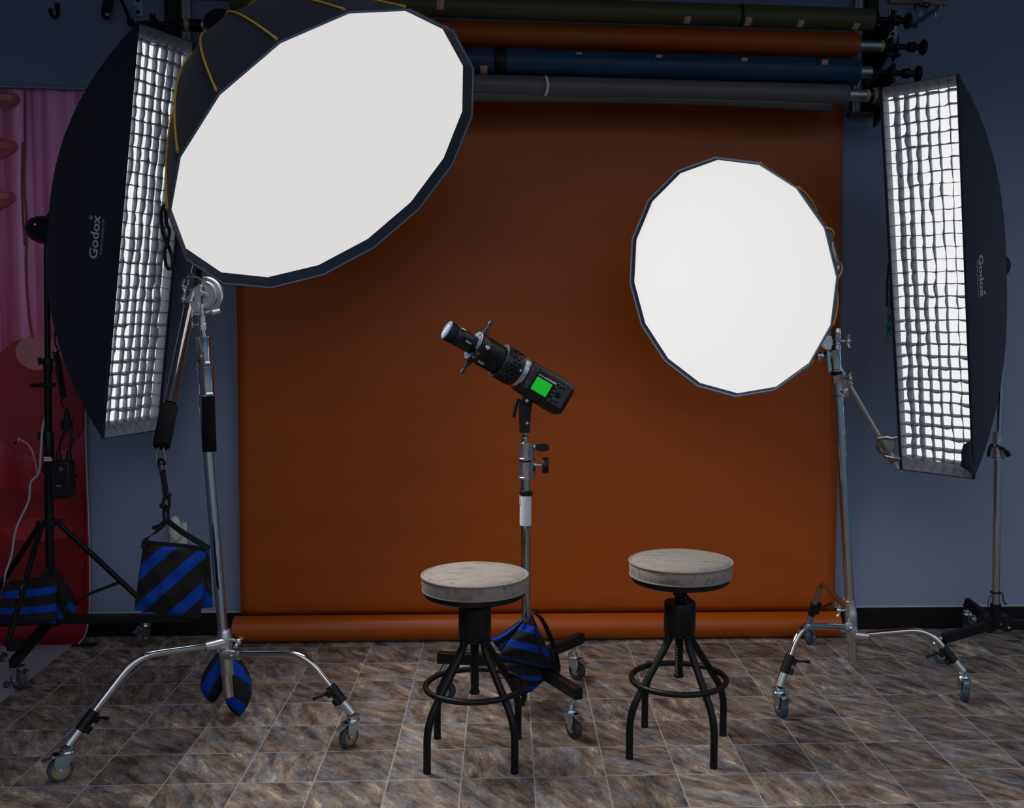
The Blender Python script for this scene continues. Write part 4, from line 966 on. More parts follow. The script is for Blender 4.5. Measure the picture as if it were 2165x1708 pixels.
mb = MB().lathe(onR(1768, 740), UPV, [(.016, 0), (.018, .002), (.018, .02), (.014, .022), (.014, .04), (.017, .045), (.017, .075), (.013, .085), (0, .085)], 24)
mb.torus(onR(1770, 708)-FWD*.017, -FWD, .007, .003, 20, 8)
tknob(mb, onR(1770, 721)+RGT*.012, RGT-FWD*.2, UPV-RGT*.1, .028, .055)
mb.lathe(onR(1752, 724)+FWD*.02, -FWD, [(0, -.015), (.030, -.015), (.033, -.008), (.033, .012), (.028, .016), (0, .016)], 28)
mb.prism([(-.02, -.028), (.03, -.03), (.03, .045), (.01, .05), (-.005, .03)], onR(1756, 722)+FWD*.025, RGT, UPV, -FWD, .012)
SR.part('tilt_head', mb, SATIN, bevel=.001)
sback = V((.8231, 3.8459, 1.603))-sn*.50
mb = MB().lathe(sback+sn*.02, -sn, [(0, 0), (.06, 0), (.062, .05), (.055, .09), (.04, .11), (0, .11)], 28)
mb.tube(spline([sback-sn*.05-UPV*.04, sback-sn*.05-UPV*.14, onR(1756, 722)+FWD*.04]), .012, 12)
SR.part('lamp_mount', mb, BLKPL)
g0, g1 = onR(1762, 755, .04), onR(1897, 990, .10)
SR.part('grip_arm', MB().cyl(g0, g1, .0082, n=18).ball(g1, .0088), CHROME, smooth=40)
ga = (g1-g0).normalized(); gc = g0.lerp(g1, .79)
mb = MB()
for k, rr, w_ in ((0, .034, .016), (1, .036, .014)):
    mb.lathe(gc+RGT*.012+FWD*(.004+k*.018)-UPV*.004, FWD, [(0, 0), (rr*.85, 0), (rr, .004), (rr, w_-.002), (rr*.85, w_), (0, w_)], 30)
mb.cyl(gc-ga*.04, gc+ga*.045, .0125, n=18).lathe(g0.lerp(g1, .84), ga, [(.012, 0), (.014, .002), (.014, .012), (.011, .014), (.014, .022), (.014, .05), (.011, .055)], 20)
mb.tube(spline([g0.lerp(g1, .885)-RGT*.028-FWD*.015, g0.lerp(g1, .90)-FWD*.022, g0.lerp(g1, .91)+RGT*.025-FWD*.015]), [.010]+[.008]*11+[.010], 10)
mb.tube(spline([gc+UPV*.028-RGT*.034-FWD*.012, gc+UPV*.034-FWD*.016, gc+UPV*.030+RGT*.02-FWD*.016, gc+UPV*.036+RGT*.048-FWD*.012]), [.0105]+[.008]*17+[.0105], 10)
SR.part('grip_head', mb, mat('dark_chrome', (.30, .28, .27), .22, 1., noise=.15, nscale=30))
# ---------------------------------------------------------------- centre stand with three flat legs
yC = 3.81
SCN = Thing('light_stand', 'chrome stand with black square-tube wheeled legs between the two stools', 'light stand', (.083, yC, 0))
def onC(px, py, dy=0.): return at(px, py, yC+dy)
cB, cT = onC(1113, 1392), onC(1110.5, 1008)
SCN.part('column', MB().cyl(cB, cT, .0172, n=32), CHROME, smooth=40)
cz = .165
for g, e in ((fl(1213, 1559), (1222, 1478)), (fl(1220, 1436), (1217, 1366)), (fl(943, 1480), (905, 1413))):
    O = V((.083, yC, cz)); d_ = V((g.x-O.x, g.y-O.y, 0)).normalized(); L = (V((g.x, g.y, 0))-V((O.x, O.y, 0))).length+.022
    lg = SCN.part('leg', MB().box(O+d_*(L/2+.01), (L, .030, .042), rotm(d_, d_.cross(Z)*-1, Z)), BLKPOW, bevel=.002)
    caster(SCN, lg, V((g.x, g.y, 0))-d_*.0+Z*(cz-.02), (g.x, g.y), {0: -1.05, 1: -.75, 2: -.3}[len([c for c in SCN.o.children if c.name.startswith('leg')])-1], TYREGREY, TYREGREY, fork=ZINC)
SCN.part('leg_hub', MB().lathe((.083, yC, cz-.03), Z, [(0, 0), (.03, 0), (.032, .004), (.032, .056), (.024, .062), (.0185, .075)], 28), BLKPOW)
SCN.part('cloth_wrap', MB().lathe(onC(1111, 1110), Z, [(.0205, 0), (.0215, .001), (.0218, .05), (.0215, .109), (.0205, .11)], 28).box(onC(1100, 1056)-FWD*.006, (.006, .01, .03)), WHITECLOTH)
SCN.part('black_clip', MB().lathe(onC(1110.5, 1047), Z, [(.0195, 0), (.021, .001), (.021, .017), (.0195, .018)], 24).box(onC(1122, 1042)-FWD*.01, (.014, .02, .017)), BLKPL, bevel=.001)
mb = MB(); collar(mb, onC(1110, 1012), Z, .0225, (onC(1110, 976)-onC(1110, 1012)).length, lug=RGT-FWD*.5); mb.cyl(onC(1128, 982)-FWD*.012, onC(1136, 982)-FWD*.012, .0085, n=14).cyl(onC(1136, 983)-FWD*.012, onC(1148, 983)-FWD*.012, .007, n=14)
SCN.part('riser_collar', mb, SATIN)
SCN.part('locking_knob', MB().lathe(onC(1147, 983)-FWD*.012, RGT, [(0, 0), (.028, 0), (.030, .003), (.030, .020), (.028, .023), (0, .023)], 28), BLKPL)
SCN.part('gasket', MB().cyl(onC(1110, 976), onC(1110, 972), .022, n=24), BLKPL)
mb = MB(); collar(mb, onC(1110, 972), Z, .0215, (onC(1110, 937)-onC(1110, 972)).length, lug=RGT-FWD*.5); mb.cyl(onC(1124, 946)-FWD*.012, onC(1136, 943)-FWD*.012, .0085, n=14)
SCN.part('riser_collar', mb, SATIN)
SCN.part('wing_knob', MB().prism([(-.004, -.012), (.018, -.016), (.038, -.012), (.042, .004), (.03, .014), (.0, .012)], onC(1138, 945)-FWD*.016, RGT, UPV, -FWD, .016).cyl(onC(1132, 944)-FWD*.014, onC(1140, 944)-FWD*.014, .009, n=14), BLKPL, bevel=.002)
SCN.part('top_spigot', MB().lathe(onC(1110, 938), Z, [(.016, 0), (.016, .004), (.0125, .006), (.0125, .022), (.0145, .024), (.0145, .028), (.009, .030), (.0075, .032), (.0075, (onC(1110, 895)-onC(1110, 938)).z)], 24), CHROME)
# ---------------------------------------------------------------- strobe with projection barrel
ea = (RGT*(-.789)+UPV*.446-FWD*.4226).normalized()
Pc = at(943, 696.5, 3.667)
FS = Thing('projector_flash', 'black battery flash with slotted projector barrel and green display on the centre stand', 'studio flash', onC(1111, 900))
K = .000292
def S(zu): return Pc-ea*(zu*K)
es = (-FWD-ea*(-FWD).dot(ea)).normalized(); ew = es.cross(ea).normalized()
if ew.z < 0: ew = -ew
ba = -ea
def slots(s0, s1, r, cols, rows, a0, a1, l, wdt, stag=True):
    mb = MB()
    for i in range(rows):
        for j in range(cols):
            a = a0+(a1-a0)*i/(rows-1); c_ = s0+(s1-s0)*(j+(.5 if stag and i % 2 else 0))/cols
            o = S(c_); nn = es*math.cos(a)+ew*math.sin(a); tt = -es*math.sin(a)+ew*math.cos(a)
            mb.prism([(-l, -wdt), (-l*.8, -wdt*1.4), (l*.8, -wdt*1.4), (l, -wdt), (l, wdt), (l*.8, wdt*1.4), (-l*.8, wdt*1.4), (-l, wdt)], o+nn*(r+.0002), ba, tt, nn, .0012)
    return mb
cap = FS.part('lens_cap', MB().lathe(Pc, ba, [(0, 0), (.031, 0), (.032, .0015), (.034, .0015), (.0355, .003), (.0355, .029), (.033, .03), (0, .03)], 48), STEELBLUE, smooth=40)
mb = MB()
for k in range(64):
    a = 2*PI*k/64; nn = es*math.cos(a)+ew*math.sin(a); tt = ba.cross(nn)
    mb.box(Pc+ba*.0165+nn*.0356, (.0014, .0017, .023), rotm(nn, tt, ba))
FS.part('grip_ridges', mb, BLKPL, parent=cap, smooth=0)
e1 = -ew; e2 = es
def capf(x, y): return Pc+ea*.0006+(ew*.8+es*.25).normalized()*(-(x-.0))+((ew*.8+es*.25).normalized().cross(ba)).normalized()*y
FS.part('cap_lettering', MB().text('Godox', lambda x, y: capf(x-.021, -(y-.004)), .0165, .0004), LETTER, parent=cap, smooth=0)
lens = FS.part('lens_barrel', MB().lathe(S(112), ba, [(.030, 0), (.0345, .001), (.0345, .010), (.0352, .011), (.0352, .03), (.0345, .031), (.0345, (440-112)*K)], 48), BLKSATIN, smooth=40)
mb = MB().tube([S(128)+(es*math.cos(a)+ew*math.sin(a))*.0346 for a in [2*PI*k/48 for k in range(48)]], .0006, 6, closed=True)
FS.part('front_rim', mb, STEELBLUE, parent=lens)
def lensp(x, y, s0, a0): 
    a = a0+y/.0352; return S(s0)+ba*x+(es*math.cos(a)+ew*math.sin(a))*.0357
FS.part('lens_lettering', MB().text('85mm', lambda x, y: lensp(x, y, 250, -.05), .009, .0002), WHITEPRINT, parent=lens, smooth=0)
FS.part('yellow_mark', MB().grid(lambda u, v: lensp(.019*u, .006*v, 150, 1.05), 2, 2), YELLOWPRINT, parent=lens, solid=.0004)
fl_ = FS.part('shutter_flange', MB().lathe(S(395), ba, [(.035, .0), (.053, 0), (.0575, .004), (.0575, .022), (.0555, .026), (.050, .027)], 48), BLKSATIN, smooth=40)
mb = MB().lathe(S(393), ba, [(.036, 0), (.0545, 0), (.0545, .001), (.036, .001)], 48)
FS.part('flange_plate', mb, STEELBLUE, parent=fl_, smooth=20)
mb = MB()
for a in (-2.4, -1.9, -.62, .1, .62, 1.25):
    nn = es*math.cos(a)+ew*math.sin(a); mb.box(S(391)+nn*.046, (.010, .0026, .0012), rotm(nn, ba.cross(nn), ba))
a = -.28; nn = es*math.cos(a)+ew*math.sin(a); mb.box(S(389)+nn*.046, (.016, .016, .006), rotm(nn, ba.cross(nn), ba))
FS.part('flange_marks', mb, HOLE, parent=fl_)
# warning triangle and two lines of tiny print on the flange side
def flp(x, y, a0=-.42): 
    a = a0+y/.0575; return S(395)+ba*(.012+x)+(es*math.cos(a)+ew*math.sin(a))*.0583
mb = MB(); tri = [(-.006, .005), (-.006, -.007), (.005, -.001)]
mb.tube([flp(x, y-.012) for x, y in tri], .0006, 6, closed=True).tube([flp(-.003, -.013), flp(.000, -.013)], .0005, 6)
for r_ in range(2):
    for k in range(4): mb.tube([flp(-.004+.005*r_, .002+.0035*k), flp(-.0005+.005*r_, .002+.0035*k)], .0005, 5)
FS.part('warning_print', mb, YELLOWPRINT, parent=fl_)
for sgn in (1, -1):
    d_ = (ew*sgn+es*(-.15)).normalized(); o = S(470); s_ = ba.cross(d_)
    mb = MB().prism([(-.013, .050), (.013, .050), (.0045, .092), (-.0045, .092)], o, ba, d_, s_, .003)
    mb.box(o+d_*.101-ba*.001, (.013, .016, .009), rotm(ba, d_, s_)).cyl(o+d_*.101+s_*.006, o+d_*.101-s_*.006, .003, n=10)
    FS.part('shutter_tab', mb, STEELBLUE, bevel=.0008)
bar = FS.part('slotted_barrel', MB().lathe(S(478), ba, [(.050, -.002), (.0545, 0), (.0545, .006), (.053, .008), (.053, (790-478)*K)], 56), BLKSATIN, smooth=40)
FS.part('vent_slots', slots(535, 785, .053, 7, 24, -1.9, 1.9, .0027, .0011), HOLE, parent=bar, smooth=0)
FS.part('side_latch', MB().box(S(540)+(es*.75-ew*.66).normalized()*.057, (.012, .007, .026), rotm((es*.75-ew*.66).normalized(), ba.cross((es*.75-ew*.66).normalized()), ba)).cyl(S(505)+(es*.95+ew*.3)*.055, S(505)+(es*.95+ew*.3)*.064, .008, n=16), SATIN, parent=bar, bevel=.001)
adp = FS.part('adapter_drum', MB().lathe(S(781), ba, [(.053, 0), (.0625, .001), (.064, .004), (.064, (1046-781)*K-.006), (.0625, (1046-781)*K), (.055, (1046-781)*K)], 56), BLKSATIN, smooth=40)
FS.part('vent_slots', slots(870, 1010, .064, 2, 20, -2.2, 2.2, .0060, .0015), HOLE, parent=adp, smooth=0)
FS.part('drum_rim', MB().tube([S(790)+(es*math.cos(a)+ew*math.sin(a))*.0642 for a in [2*PI*k/48 for k in range(48)]], .0012, 6, closed=True), STEELBLUE, parent=adp)
FS.part('white_arrow', MB().prism([(-.006, 0), (.004, .0045), (.004, -.0045)], S(1015)+(es*.97+ew*.12).normalized()*.0647, ba.cross(es), ba, es, .0008), WHITEPRINT, parent=adp)
FS.part('mount_ring', MB().lathe(S(1050), ba, [(.056, 0), (.060, .001), (.060, .020), (.057, .022), (.052, .022)], 56), SATIN, smooth=40)
bl_ = (1816-1108)*K
mb = MB(); sec = []
for (d, k) in ((0, .90), (.004, .97), (.02, 1), (bl_*.72, 1.03), (bl_*.93, .98), (bl_*.985, .90), (bl_, .82)):
    ring_ = []
    for (x, y) in ((.055, .040), (.055, -.046), (.045, -.060), (.020, -.068), (-.03, -.066), (-.052, -.045), (-.052, .035), (-.038, .055), (-.01, .062), (.034, .060), (.048, .052)):
        ring_.append(S(1108)+ba*d+es*(x*k)+ew*((y-(.006*d/bl_ if y < 0 else 0))*k))
    sec.append(ring_)
n_ = len(sec[0]); vs = [p for r_ in sec for p in r_]
fs = [(i*n_+k, i*n_+(k+1) % n_, (i+1)*n_+(k+1) % n_, (i+1)*n_+k) for i in range(len(sec)-1) for k in range(n_)]+[tuple(range(n_-1, -1, -1)), tuple((len(sec)-1)*n_+k for k in range(n_))]
body = FS.part('flash_body', MB().add(vs, fs), BLKSATIN, bevel=.004, smooth=50)
def face(x, y, lift=.0): return S(1108)+ba*x+es*(.0565+lift)+ew*y
FS.part('side_panel', MB().prism([(.012, -.038), (.012, .038), (bl_*.90, .038), (bl_*.90, -.042)], face(0, 0, -.0005), ba, ew, es, .003), mat('dark_grey_panel', (.045, .05, .062), .45, noise=.1, nscale=120), parent=body, bevel=.001)
sx0, sx1 = .040, .112
FS.part('screen_bezel', MB().prism([(sx0-.006, -.037), (sx0-.006, .034), (sx0-.002, .039), (sx1+.004, .039), (sx1+.008, .034), (sx1+.008, -.037), (sx1+.004, -.041), (sx0-.002, -.041)], face(0, 0, .002), ba, ew, es, .004), BLKPL, parent=body, bevel=.001)
FS.part('display', MB().prism([(sx0+.002, -.032), (sx0+.002, .020), (sx1-.002, .020), (sx1-.002, -.032)], face(0, 0, .0042), ba, ew, es, .001), SCREEN, parent=body, smooth=0)
mb = MB().text('WITSTRO', lambda x, y: face(sx0+.001+x, .026+y, .0046), .0075, .0002).text('AD600BM', lambda x, y: face(sx0+.033+x, .0255+y, .0046), .0115, .0004)
FS.part('model_lettering', mb, WHITEPRINT, parent=body, smooth=0)
btn = [(.129, .028), (.144, .026), (.158, .029), (.127, .012), (.127, -.004), (.128, -.020), (.140, -.031), (.156, -.029)]
for x, y in btn: FS.part('button', MB().lathe(face(x, y, .0005), es, [(.0048, 0), (.0052, .001), (.0045, .003), (.003, .0032), (0, .0032)], 16), BLKPL, parent=body)
FS.part('dial', MB().lathe(face(.150, -.003, .0005), es, [(.0095, 0), (.0102, .002), (.0095, .005), (.007, .005), (.006, .0065), (0, .0068)], 28), BLKPL, parent=body)
mb = MB()
for x, y in btn: mb.box(face(x+.001, y+.0085, .0012), (.007, .0016, .0005), rotm(ba, ew, es))
FS.part('button_print', mb, LETTER, parent=body, smooth=0)
FS.part('end_cap', MB().prism([(-.046, -.056), (-.046, .034), (-.034, .05), (.034, .05), (.046, .034), (.046, -.056)], S(1108)+ba*(bl_*.955), es, ew, ba, .007), BLKPL, parent=body, bevel=.002)
# mount: swivel bracket down to the stand spigot
mbx = MB().prism([(-.020, -.075), (.016, -.075), (.020, .0), (.026, .045), (.012, .06), (-.016, .055), (-.024, .02)], onC(1111, 872), RGT, UPV, -FWD, .040)
for k in range(3): mbx.box(onC(1114, 868+5*k)-FWD*.021, (.022, .004, .004), rotm(RGT, FWD, UPV))
mbx.cyl(onC(1115, 847)-FWD*.03, onC(1115, 847)+FWD*.03, .016, n=24)
br = FS.part('swivel_bracket', mbx, BLKPL, bevel=.002)
FS.part('pivot_bolt', MB().cyl(onC(1115, 847)-FWD*.034, onC(1115, 847)-FWD*.03, .006, n=12).cyl(onC(1115, 894)-FWD*.024, onC(1115, 894)-FWD*.018, .005, n=12), SATIN, parent=br)
FS.part('tilt_lever', MB().tube([onC(1100, 846)-FWD*.01, onC(1093, 848)-FWD*.012, onC(1090, 862)-FWD*.014, onC(1086, 883)-FWD*.016], [.007, .010, .0075, .0065], 12), BLKPL, parent=br)
FS.part('wing_screw', MB().prism([(-.008, -.006), (.012, .006), (.010, .010), (-.009, .004)], onC(1124, 840)-FWD*.022, RGT, UPV, -FWD, .005).prism([(-.004, -.003), (.014, .001), (.016, .006), (-.002, .004)], onC(1119, 895)-FWD*.024, RGT, UPV, -FWD, .005), STEELBLUE, parent=br)
# ---------------------------------------------------------------- sandbag on the centre stand
CB = Thing('sandbag', 'blue and black banded sandbag slumped over the legs of the centre stand', 'sandbag', (.09, yC-.12, 0))
yb = yC-.15
def q(px, py, dy=0.): return at(px, py, yb+dy)
CB.part('bag_half', pillow(q(1052, 1388), q(1180, 1420), q(1127, 1303), q(1117, 1300), .055, NF+UPV*.3, 28, 28, seed=11, pw=.5), BAG_FLAT)
CB.part('bag_half', pillow(q(1075, 1400, .12), q(1038, 1352, .12), q(1098, 1312, .08), q(1122, 1302, .06), .04, NF-RGT*.3, 20, 20, seed=12, pw=.5), BAG_SIDE)
CB.part('bag_half', pillow(q(1092, 1474, .05), q(1125, 1460, .03), q(1176, 1416, .03), q(1062, 1400, .03), .045, NF-UPV*.1, 24, 24, seed=14, pw=.5), BAG_FLAT)
CB.part('bag_half', pillow(q(1130, 1420, .1), q(1168, 1414, .1), q(1160, 1372, .1), q(1128, 1340, .1), .03, NF+RGT*.5, 16, 16, seed=15), BAG_SIDE)
CB.part('seam_piping', MB().tube(spline([q(1124, 1303, -.02), q(1132, 1335, -.045), q(1143, 1372, -.05), (q(1160, 1402, -.035)), q(1178, 1420, -.01)]), .0045, 8), WEB)
CB.part('carry_strap', MB().ribbon(spline([q(1120, 1300, -.02), q(1130, 1296, -.02), q(1146, 1310, -.02), q(1160, 1338, -.02), q(1172, 1370, -.02), q(1178, 1398, -.02), q(1179, 1418, -.02), q(1172, 1414, -.02), q(1168, 1395, -.02), q(1169, 1372, -.02)]), [RGT*.7-FWD*.7-UPV*.1]*80, .026, .003), WEB)
CB.part('strap_tail', MB().ribbon(spline([q(1100, 1455, .02), q(1108, 1470, .02), q(1102, 1492, .02)]), RGT, .02, .003), WEB)
# ---------------------------------------------------------------- left black tripod on its wheeled base
yT = 4.45
def onT(px, py, dy=0.): return at(px, py, yT+dy)
TS = Thing('light_stand', 'black tripod stand on a wheeled base, left edge, carrying the left strip softbox', 'light stand', (-1.93, yT, 0))
TS.part('lower_tube', MB().cyl(onT(109, 1318), onT(103, 1010), .0175, n=24), BLKPOW)
TS.part('middle_tube', MB().cyl(onT(103, 1012), onT(101, 775), .0145, n=24), BLKPOW)
TS.part('upper_tube', MB().cyl(onT(101, 790), onT(99, 560), .0115, n=24), BLKPOW)
for (a_, b_, r_, ky, kx) in (((102, 785), (101, 757), .0185, 763, 84), ((104, 988), (103, 912), .0205, 921, 84)):
    mb = MB().lathe(onT(*a_), (onT(*b_)-onT(*a_)), [(r_*.9, 0), (r_, .003), (r_, (onT(*b_)-onT(*a_)).length-.003), (r_*.9, (onT(*b_)-onT(*a_)).length)], 24)
    mb.cyl(onT(97, ky), onT(kx+4, ky), .006, n=10).tube([onT(kx, ky-7), onT(kx, ky), onT(kx+2, ky+8)], [.009, .008, .009], 10)
    TS.part('clamp_collar', mb, BLKPL)
TS.part('white_label', MB().lathe(onT(103.5, 974), Z, [(.0208, 0), (.0211, .0005), (.0211, .018), (.0208, .0185)], 24), WHITECLOTH)
TS.part('red_print', MB().grid(lambda u, v: onT(103.5, 970)+V((.0216*math.sin(-1+1.6*u), -.0216*math.cos(-1+1.6*u), .002+.003*v)), 8, 1), mat('red_letter_print', (.5, .05, .02), .6, noise=.1, nscale=60))
TS.part('accessory_clamp', MB().tube([onT(66, 815)-FWD*.01, onT(84, 815)-FWD*.01], [.0075, .0075], 12).box(onT(100, 814)-FWD*.0, (.052, .044, .018)), BLKPL, bevel=.002)
TS.part('leg_collar', MB().lathe(onT(106, 1112), Z, [(.020, 0), (.026, .002), (.026, .028), (.02, .03)], 24).box(onT(88, 1106)-FWD*.01, (.03, .02, .022)).box(onT(122, 1104), (.035, .02, .022)), BLKPL, bevel=.002)
gF, gRr = fl(40, 1457), fl(302, 1366)
foF = fl(24, 1440, .13)
cen = V((onT(109, 1318).x, yT, .155))
ends = {'front': vp(14, 1452, cen, V((gF.x-cen.x-.03, gF.y-cen.y, 0)).normalized())}
dirR = V((gRr.x-cen.x, gRr.y-cen.y, 0)).normalized()
dirF = V((gF.x-cen.x, gF.y-cen.y, 0)).normalized(); dirK = -(dirR+dirF).normalized()
if dirK.y < 0 or True: dirK = V((-.95, .12, 0)).normalized()
for g, d_, far, vis in ((gF, dirF, .0, True), (gRr, dirR, .16, True), (V((cen.x-.42, cen.y+.05, 0)), dirK, .0, False)):
    L = (V((g.x, g.y, 0))-V((cen.x, cen.y, 0))).length+.06+far
    e = V((g.x, g.y, .125)); a = V((cen.x, cen.y, .16)); dd = (e-a).normalized()
    lg = TS.part('base_arm', MB().box(a+dd*L/2, (L, .028, .036), rotm(dd, Z.cross(dd).normalized(), dd.cross(Z.cross(dd)).normalized())), BLKPOW, bevel=.002)
    caster(TS, lg, V((g.x, g.y, .12)), (g.x, g.y), -.6 if g is gF else -1.9, TYREBROWN, TYREBROWN, fork=ZINC, pedal=True, R=.040 if g is gF else .037)
TS.part('base_hub', MB().cyl(cen-Z*.02, cen+Z*.03, .03, n=24), BLKPOW)
tp = onT(105, 1108)
for (pts, br_to) in (([onT(88, 1108), V((gF.x-.05, gF.y+.02, .165))], None), ([onT(124, 1106), V((gRr.x+.05, gRr.y-.02, .165))], (.66, onT(120, 1305))), ([onT(86, 1106), at(-40, 1300, 4.50)], None)):
    lg = TS.part('leg', MB().cyl(pts[0], pts[1], .0115, n=16), BLKPOW)
    if br_to: TS.part('leg_brace', MB().ribbon([pts[0].lerp(pts[1], br_to[0]), onT(185, 1257, .02), br_to[1]], UPV, .014, .006), BLKPOW)
wear = MB(); l0, l1 = onT(88, 1108), V((gF.x-.05, gF.y+.02, .165))
for k, s_ in enumerate((.36, .47, .49, .515, .53, .55, .57, .62, .70)): p = l0.lerp(l1, s_); wear.ball(p-FWD*.0105+RGT*rnd.uniform(-.004, .004), rnd.uniform(.002, .0045), .6, .4, 1.5+rnd.random(), n=8)
TS.part('paint_chips', wear, WHITEPL)
TS.part('front_clamp', MB().box(V((gF.x-.02, gF.y+.03, .165)), (.05, .05, .035)).cyl(fl(14, 1447, .11), fl(14, 1447, .03), .012, .008, n=14), BLKPL, bevel=.003)
TS.part('steel_bolt', MB().cyl(V((gF.x-.10, gF.y-.0, .135)), V((gF.x-.045, gF.y-.02, .13)), .022, n=20), SATIN)
PK = Thing('battery_pack', 'black battery pack with two plugged leads clipped to the left tripod', 'battery pack', onT(134, 1052))
pc = onT(134, 1012, -.03); pz = (onT(134, 975)-onT(134, 1052)).z; px_ = (onT(155, 1012)-onT(113, 1012)).length
body_ = PK.part('case', MB().box(pc, (px_, .07, pz), taper=.93), BLKPL, bevel=.008)
PK.part('label_line', MB().box(onT(124, 1027, -.067), (.022, .001, .002)), LETTER, parent=body_)
PK.part('socket', MB().cyl(onT(129, 992, -.06), onT(129, 992, -.07), .009, n=16), STEELBLUE, parent=body_)
PK.part('side_knob', MB().cyl(onT(156, 1004, -.03), onT(162, 1004, -.03), .006, n=10).ball(onT(163, 1005, -.03), .009), BLKPL)
PK.part('clamp', MB().box(onT(110, 992), (.05, .06, .04)), BLKPL, bevel=.003)
for x_ in (124, 146): PK.part('plug', MB().lathe(onT(x_, 977, -.03), Z, [(.012, 0), (.012, .02), (.007, .045), (.005, .05), (0, .05)], 16), BLKPL)
mb = MB().tube(spline([onT(124, 955, -.03), onT(129, 930, -.03), onT(136, 915, -.03), onT(142, 905, -.03)]), .005, 8).tube(spline([onT(147, 955, -.03), onT(152, 930, -.03), onT(149, 918, -.03), onT(143, 905, -.03)]), .005, 8)
mb.box(onT(141, 898, -.03), (.04, .022, .045)).lathe(onT(142, 888, -.03), Z, [(.012, 0), (.010, .03), (.006, .05), (0, .052)], 14)
PK.part('lead_splitter', mb, BLKPL)
h0, h1 = onT(118, 742, -.02), onT(134, 838, -.03); hp = []
for k in range(19*10+1):
    s_ = k/190; a_ = 2*PI*k/10; c_ = h0.lerp(h1, s_); hp.append(c_+RGT*(.0115*math.cos(a_))+FWD*(.0115*math.sin(a_)))
PK.part('coiled_lead', MB().tube(spline([onT(116, 700, .02), onT(117, 728, .0)], 2)+hp+spline([onT(131, 842, -.03), onT(130, 852, -.03), onT(140, 868, -.03), onT(142, 876, -.03)]), .0034, 6), BLKPL)
solo('power_cord', MB().tube(spline([onT(117, 738, -.02), onT(116, 752, -.02), onT(111, 768, .03), onT(104, 800, .04), onT(98, 870, .03), onT(90, 905, -.02), onT(86, 960, -.03), onT(82, 1000, -.03), onT(65, 1020, -.03), onT(60, 1060, -.03), onT(34, 1118, -.03), onT(24, 1175, -.03), onT(11, 1215, -.03), onT(8, 1250, 0), onT(-8, 1290, 0), onT(-40, 1345, .05)]), .0045, 8), mat('white_lead', (.38, .39, .42), .6, noise=.05, nscale=30), 'thin white cord looping down beside the black tripod, left edge', 'cord')
DB = Thing('sandbag', 'dark blue and black sandbag draped over the wheeled base of the left tripod', 'sandbag', onT(80, 1330, -.1))
DB.part('bag_half', pillow(onT(-10, 1318, -.12), onT(118, 1318, -.16), onT(120, 1215, -.06), onT(10, 1230, -.06), .06, NF, 24, 24, seed=21, pw=.5), BAG_FLAT)
DB.part('bag_half', pillow(onT(100, 1330, -.05), onT(163, 1290, -.05), onT(150, 1240, -.02), onT(95, 1205, -.02), .05, NF+RGT*.4, 20, 20, seed=22, pw=.5), BAG_SIDE)
DB.part('carry_strap', MB().ribbon(spline([onT(92, 1222, -.08), onT(104, 1205, -.06), onT(118, 1210, -.06), onT(128, 1235, -.08), onT(140, 1275, -.1)]), [RGT]*30, .03, .003), WEB)
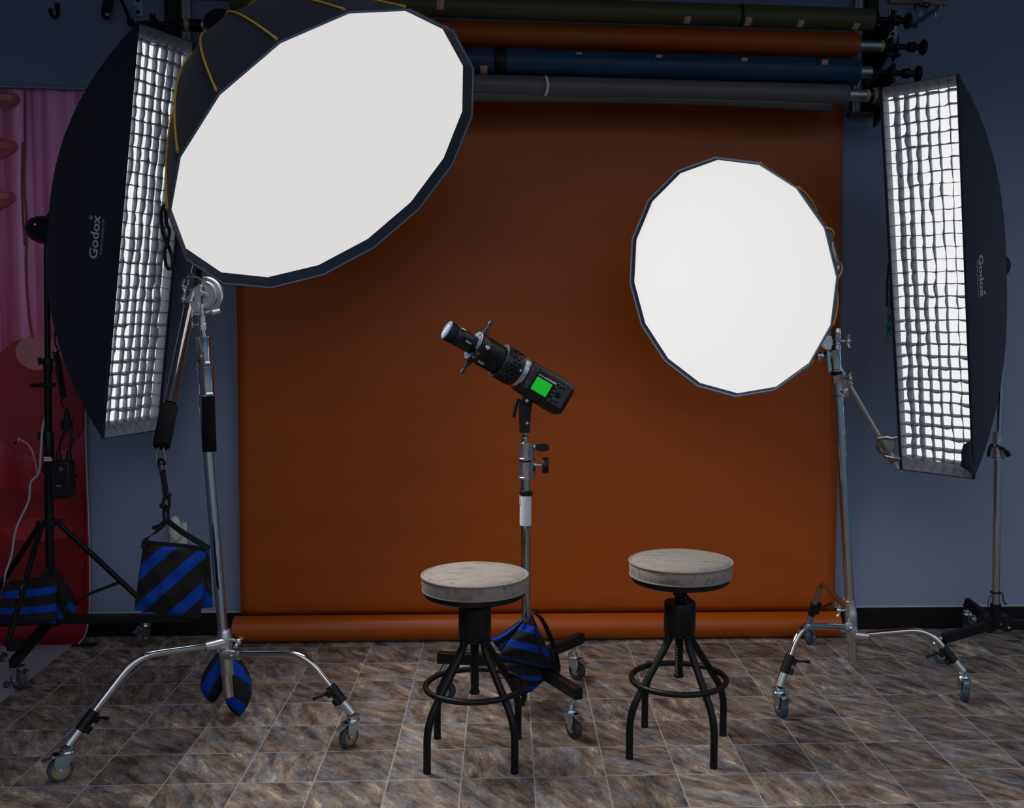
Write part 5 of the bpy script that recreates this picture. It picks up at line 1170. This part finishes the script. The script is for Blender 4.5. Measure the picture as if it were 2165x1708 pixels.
# ---------------------------------------------------------------- right back stand
yK = 4.50
def onK(px, py, dy=0.): return at(px, py, yK+dy)
RS = Thing('light_stand', 'chrome pole on a black wheeled base behind the right strip softbox', 'light stand', (2.25, yK, 0))
RS.part('column', MB().cyl(onK(2105, 1285), onK(2110, 960), .0172, n=28), CHROME, smooth=40)
RS.part('upper_tube', MB().tube([onK(2110, 965), V((2.222, yK, 1.52)), b2-rn*.05-UPV*.085], .0125, 20), CHROME, smooth=40)
mb = MB(); collar(mb, onK(2108, 970), Z, .0215, .055, lug=RGT-FWD); collar(mb, onK(2109, 938), Z, .0205, .055, lug=-RGT-FWD)
RS.part('riser_collar', mb, SATIN)
RS.part('locking_knob', MB().tube(spline([onK(2112, 945, -.03), onK(2122, 950, -.04), onK(2130, 958, -.045), onK(2133, 963, -.045)]), [.007]*10+[.012]*9, 12).tube(spline([onK(2098, 940, -.01), onK(2092, 950, -.02), onK(2090, 965, -.02)]), [.008]*12+[.006], 10), BLKPL)
RS.part('cable_tie', MB().torus(onK(2105, 1252), Z, .021, .004, 30, 8).tube(spline([onK(2112, 1252, -.02), onK(2119, 1256, -.02), onK(2122, 1272, -.02), onK(2127, 1277, -.02)]), [.003]*16+[.006]*3, 8).tube(spline([onK(2098, 1255, -.01), onK(2090, 1268, -.02), onK(2089, 1288, -.02)]), .002, 6), BLKPL)
hbm = MB().cyl(onK(2104, 1302), onK(2105, 1276), .024, n=24).cyl(onK(2104, 1325), onK(2104, 1300), .038, n=28)
hbm.cyl(onK(2087, 1318, -.0)-FWD*.03, onK(2087, 1318)+FWD*.03, .038, n=24).cyl(onK(2124, 1316)-FWD*.03, onK(2124, 1316)+FWD*.03, .038, n=24)
RS.part('base_hub', hbm, BLKPOW)
bo = MB()
for p in ((2082, 1326), (2092, 1319), (2115, 1319), (2133, 1327)): bo.lathe(onK(*p, -.03), -FWD, [(.0062, -.003), (.0062, .004), (.004, .007), (0, .0075)], 12)
RS.part('steel_bolt', bo, SATIN)
gA = fl(1990, 1402); cK = V((onK(2104, 1318).x, yK, onK(2104, 1318).z))
for k, (g, aim) in enumerate(((gA, None), (V((cK.x-.20, cK.y+.19, 0)), at(2042, 1272, 4.66)), (V((cK.x+.36, cK.y-.12, 0)), V((cK.x+.37, cK.y-.12, .105))))):
    e = V((g.x, g.y, .115)) if aim is None else aim
    if k == 0: e = V((g.x+.01, g.y+.01, .105))
    dd = (e-cK).normalized(); L = (e-cK).length
    lg = RS.part('leg', MB().box(cK+dd*L/2, (L, .026, .042), rotm(dd, Z.cross(dd).normalized(), dd.cross(Z.cross(dd)).normalized())), BLKPOW, bevel=.002)
    if k == 1: caster(RS, lg, V((e.x+.01, e.y-.01, .16)), (e.x+.015, e.y-.02), -1.4, DARKBLUE, DARKBLUE)
    else: caster(RS, lg, V((g.x, g.y, .11)), (g.x, g.y), -.35 if k == 0 else 2., DARKBLUE, DARKBLUE)
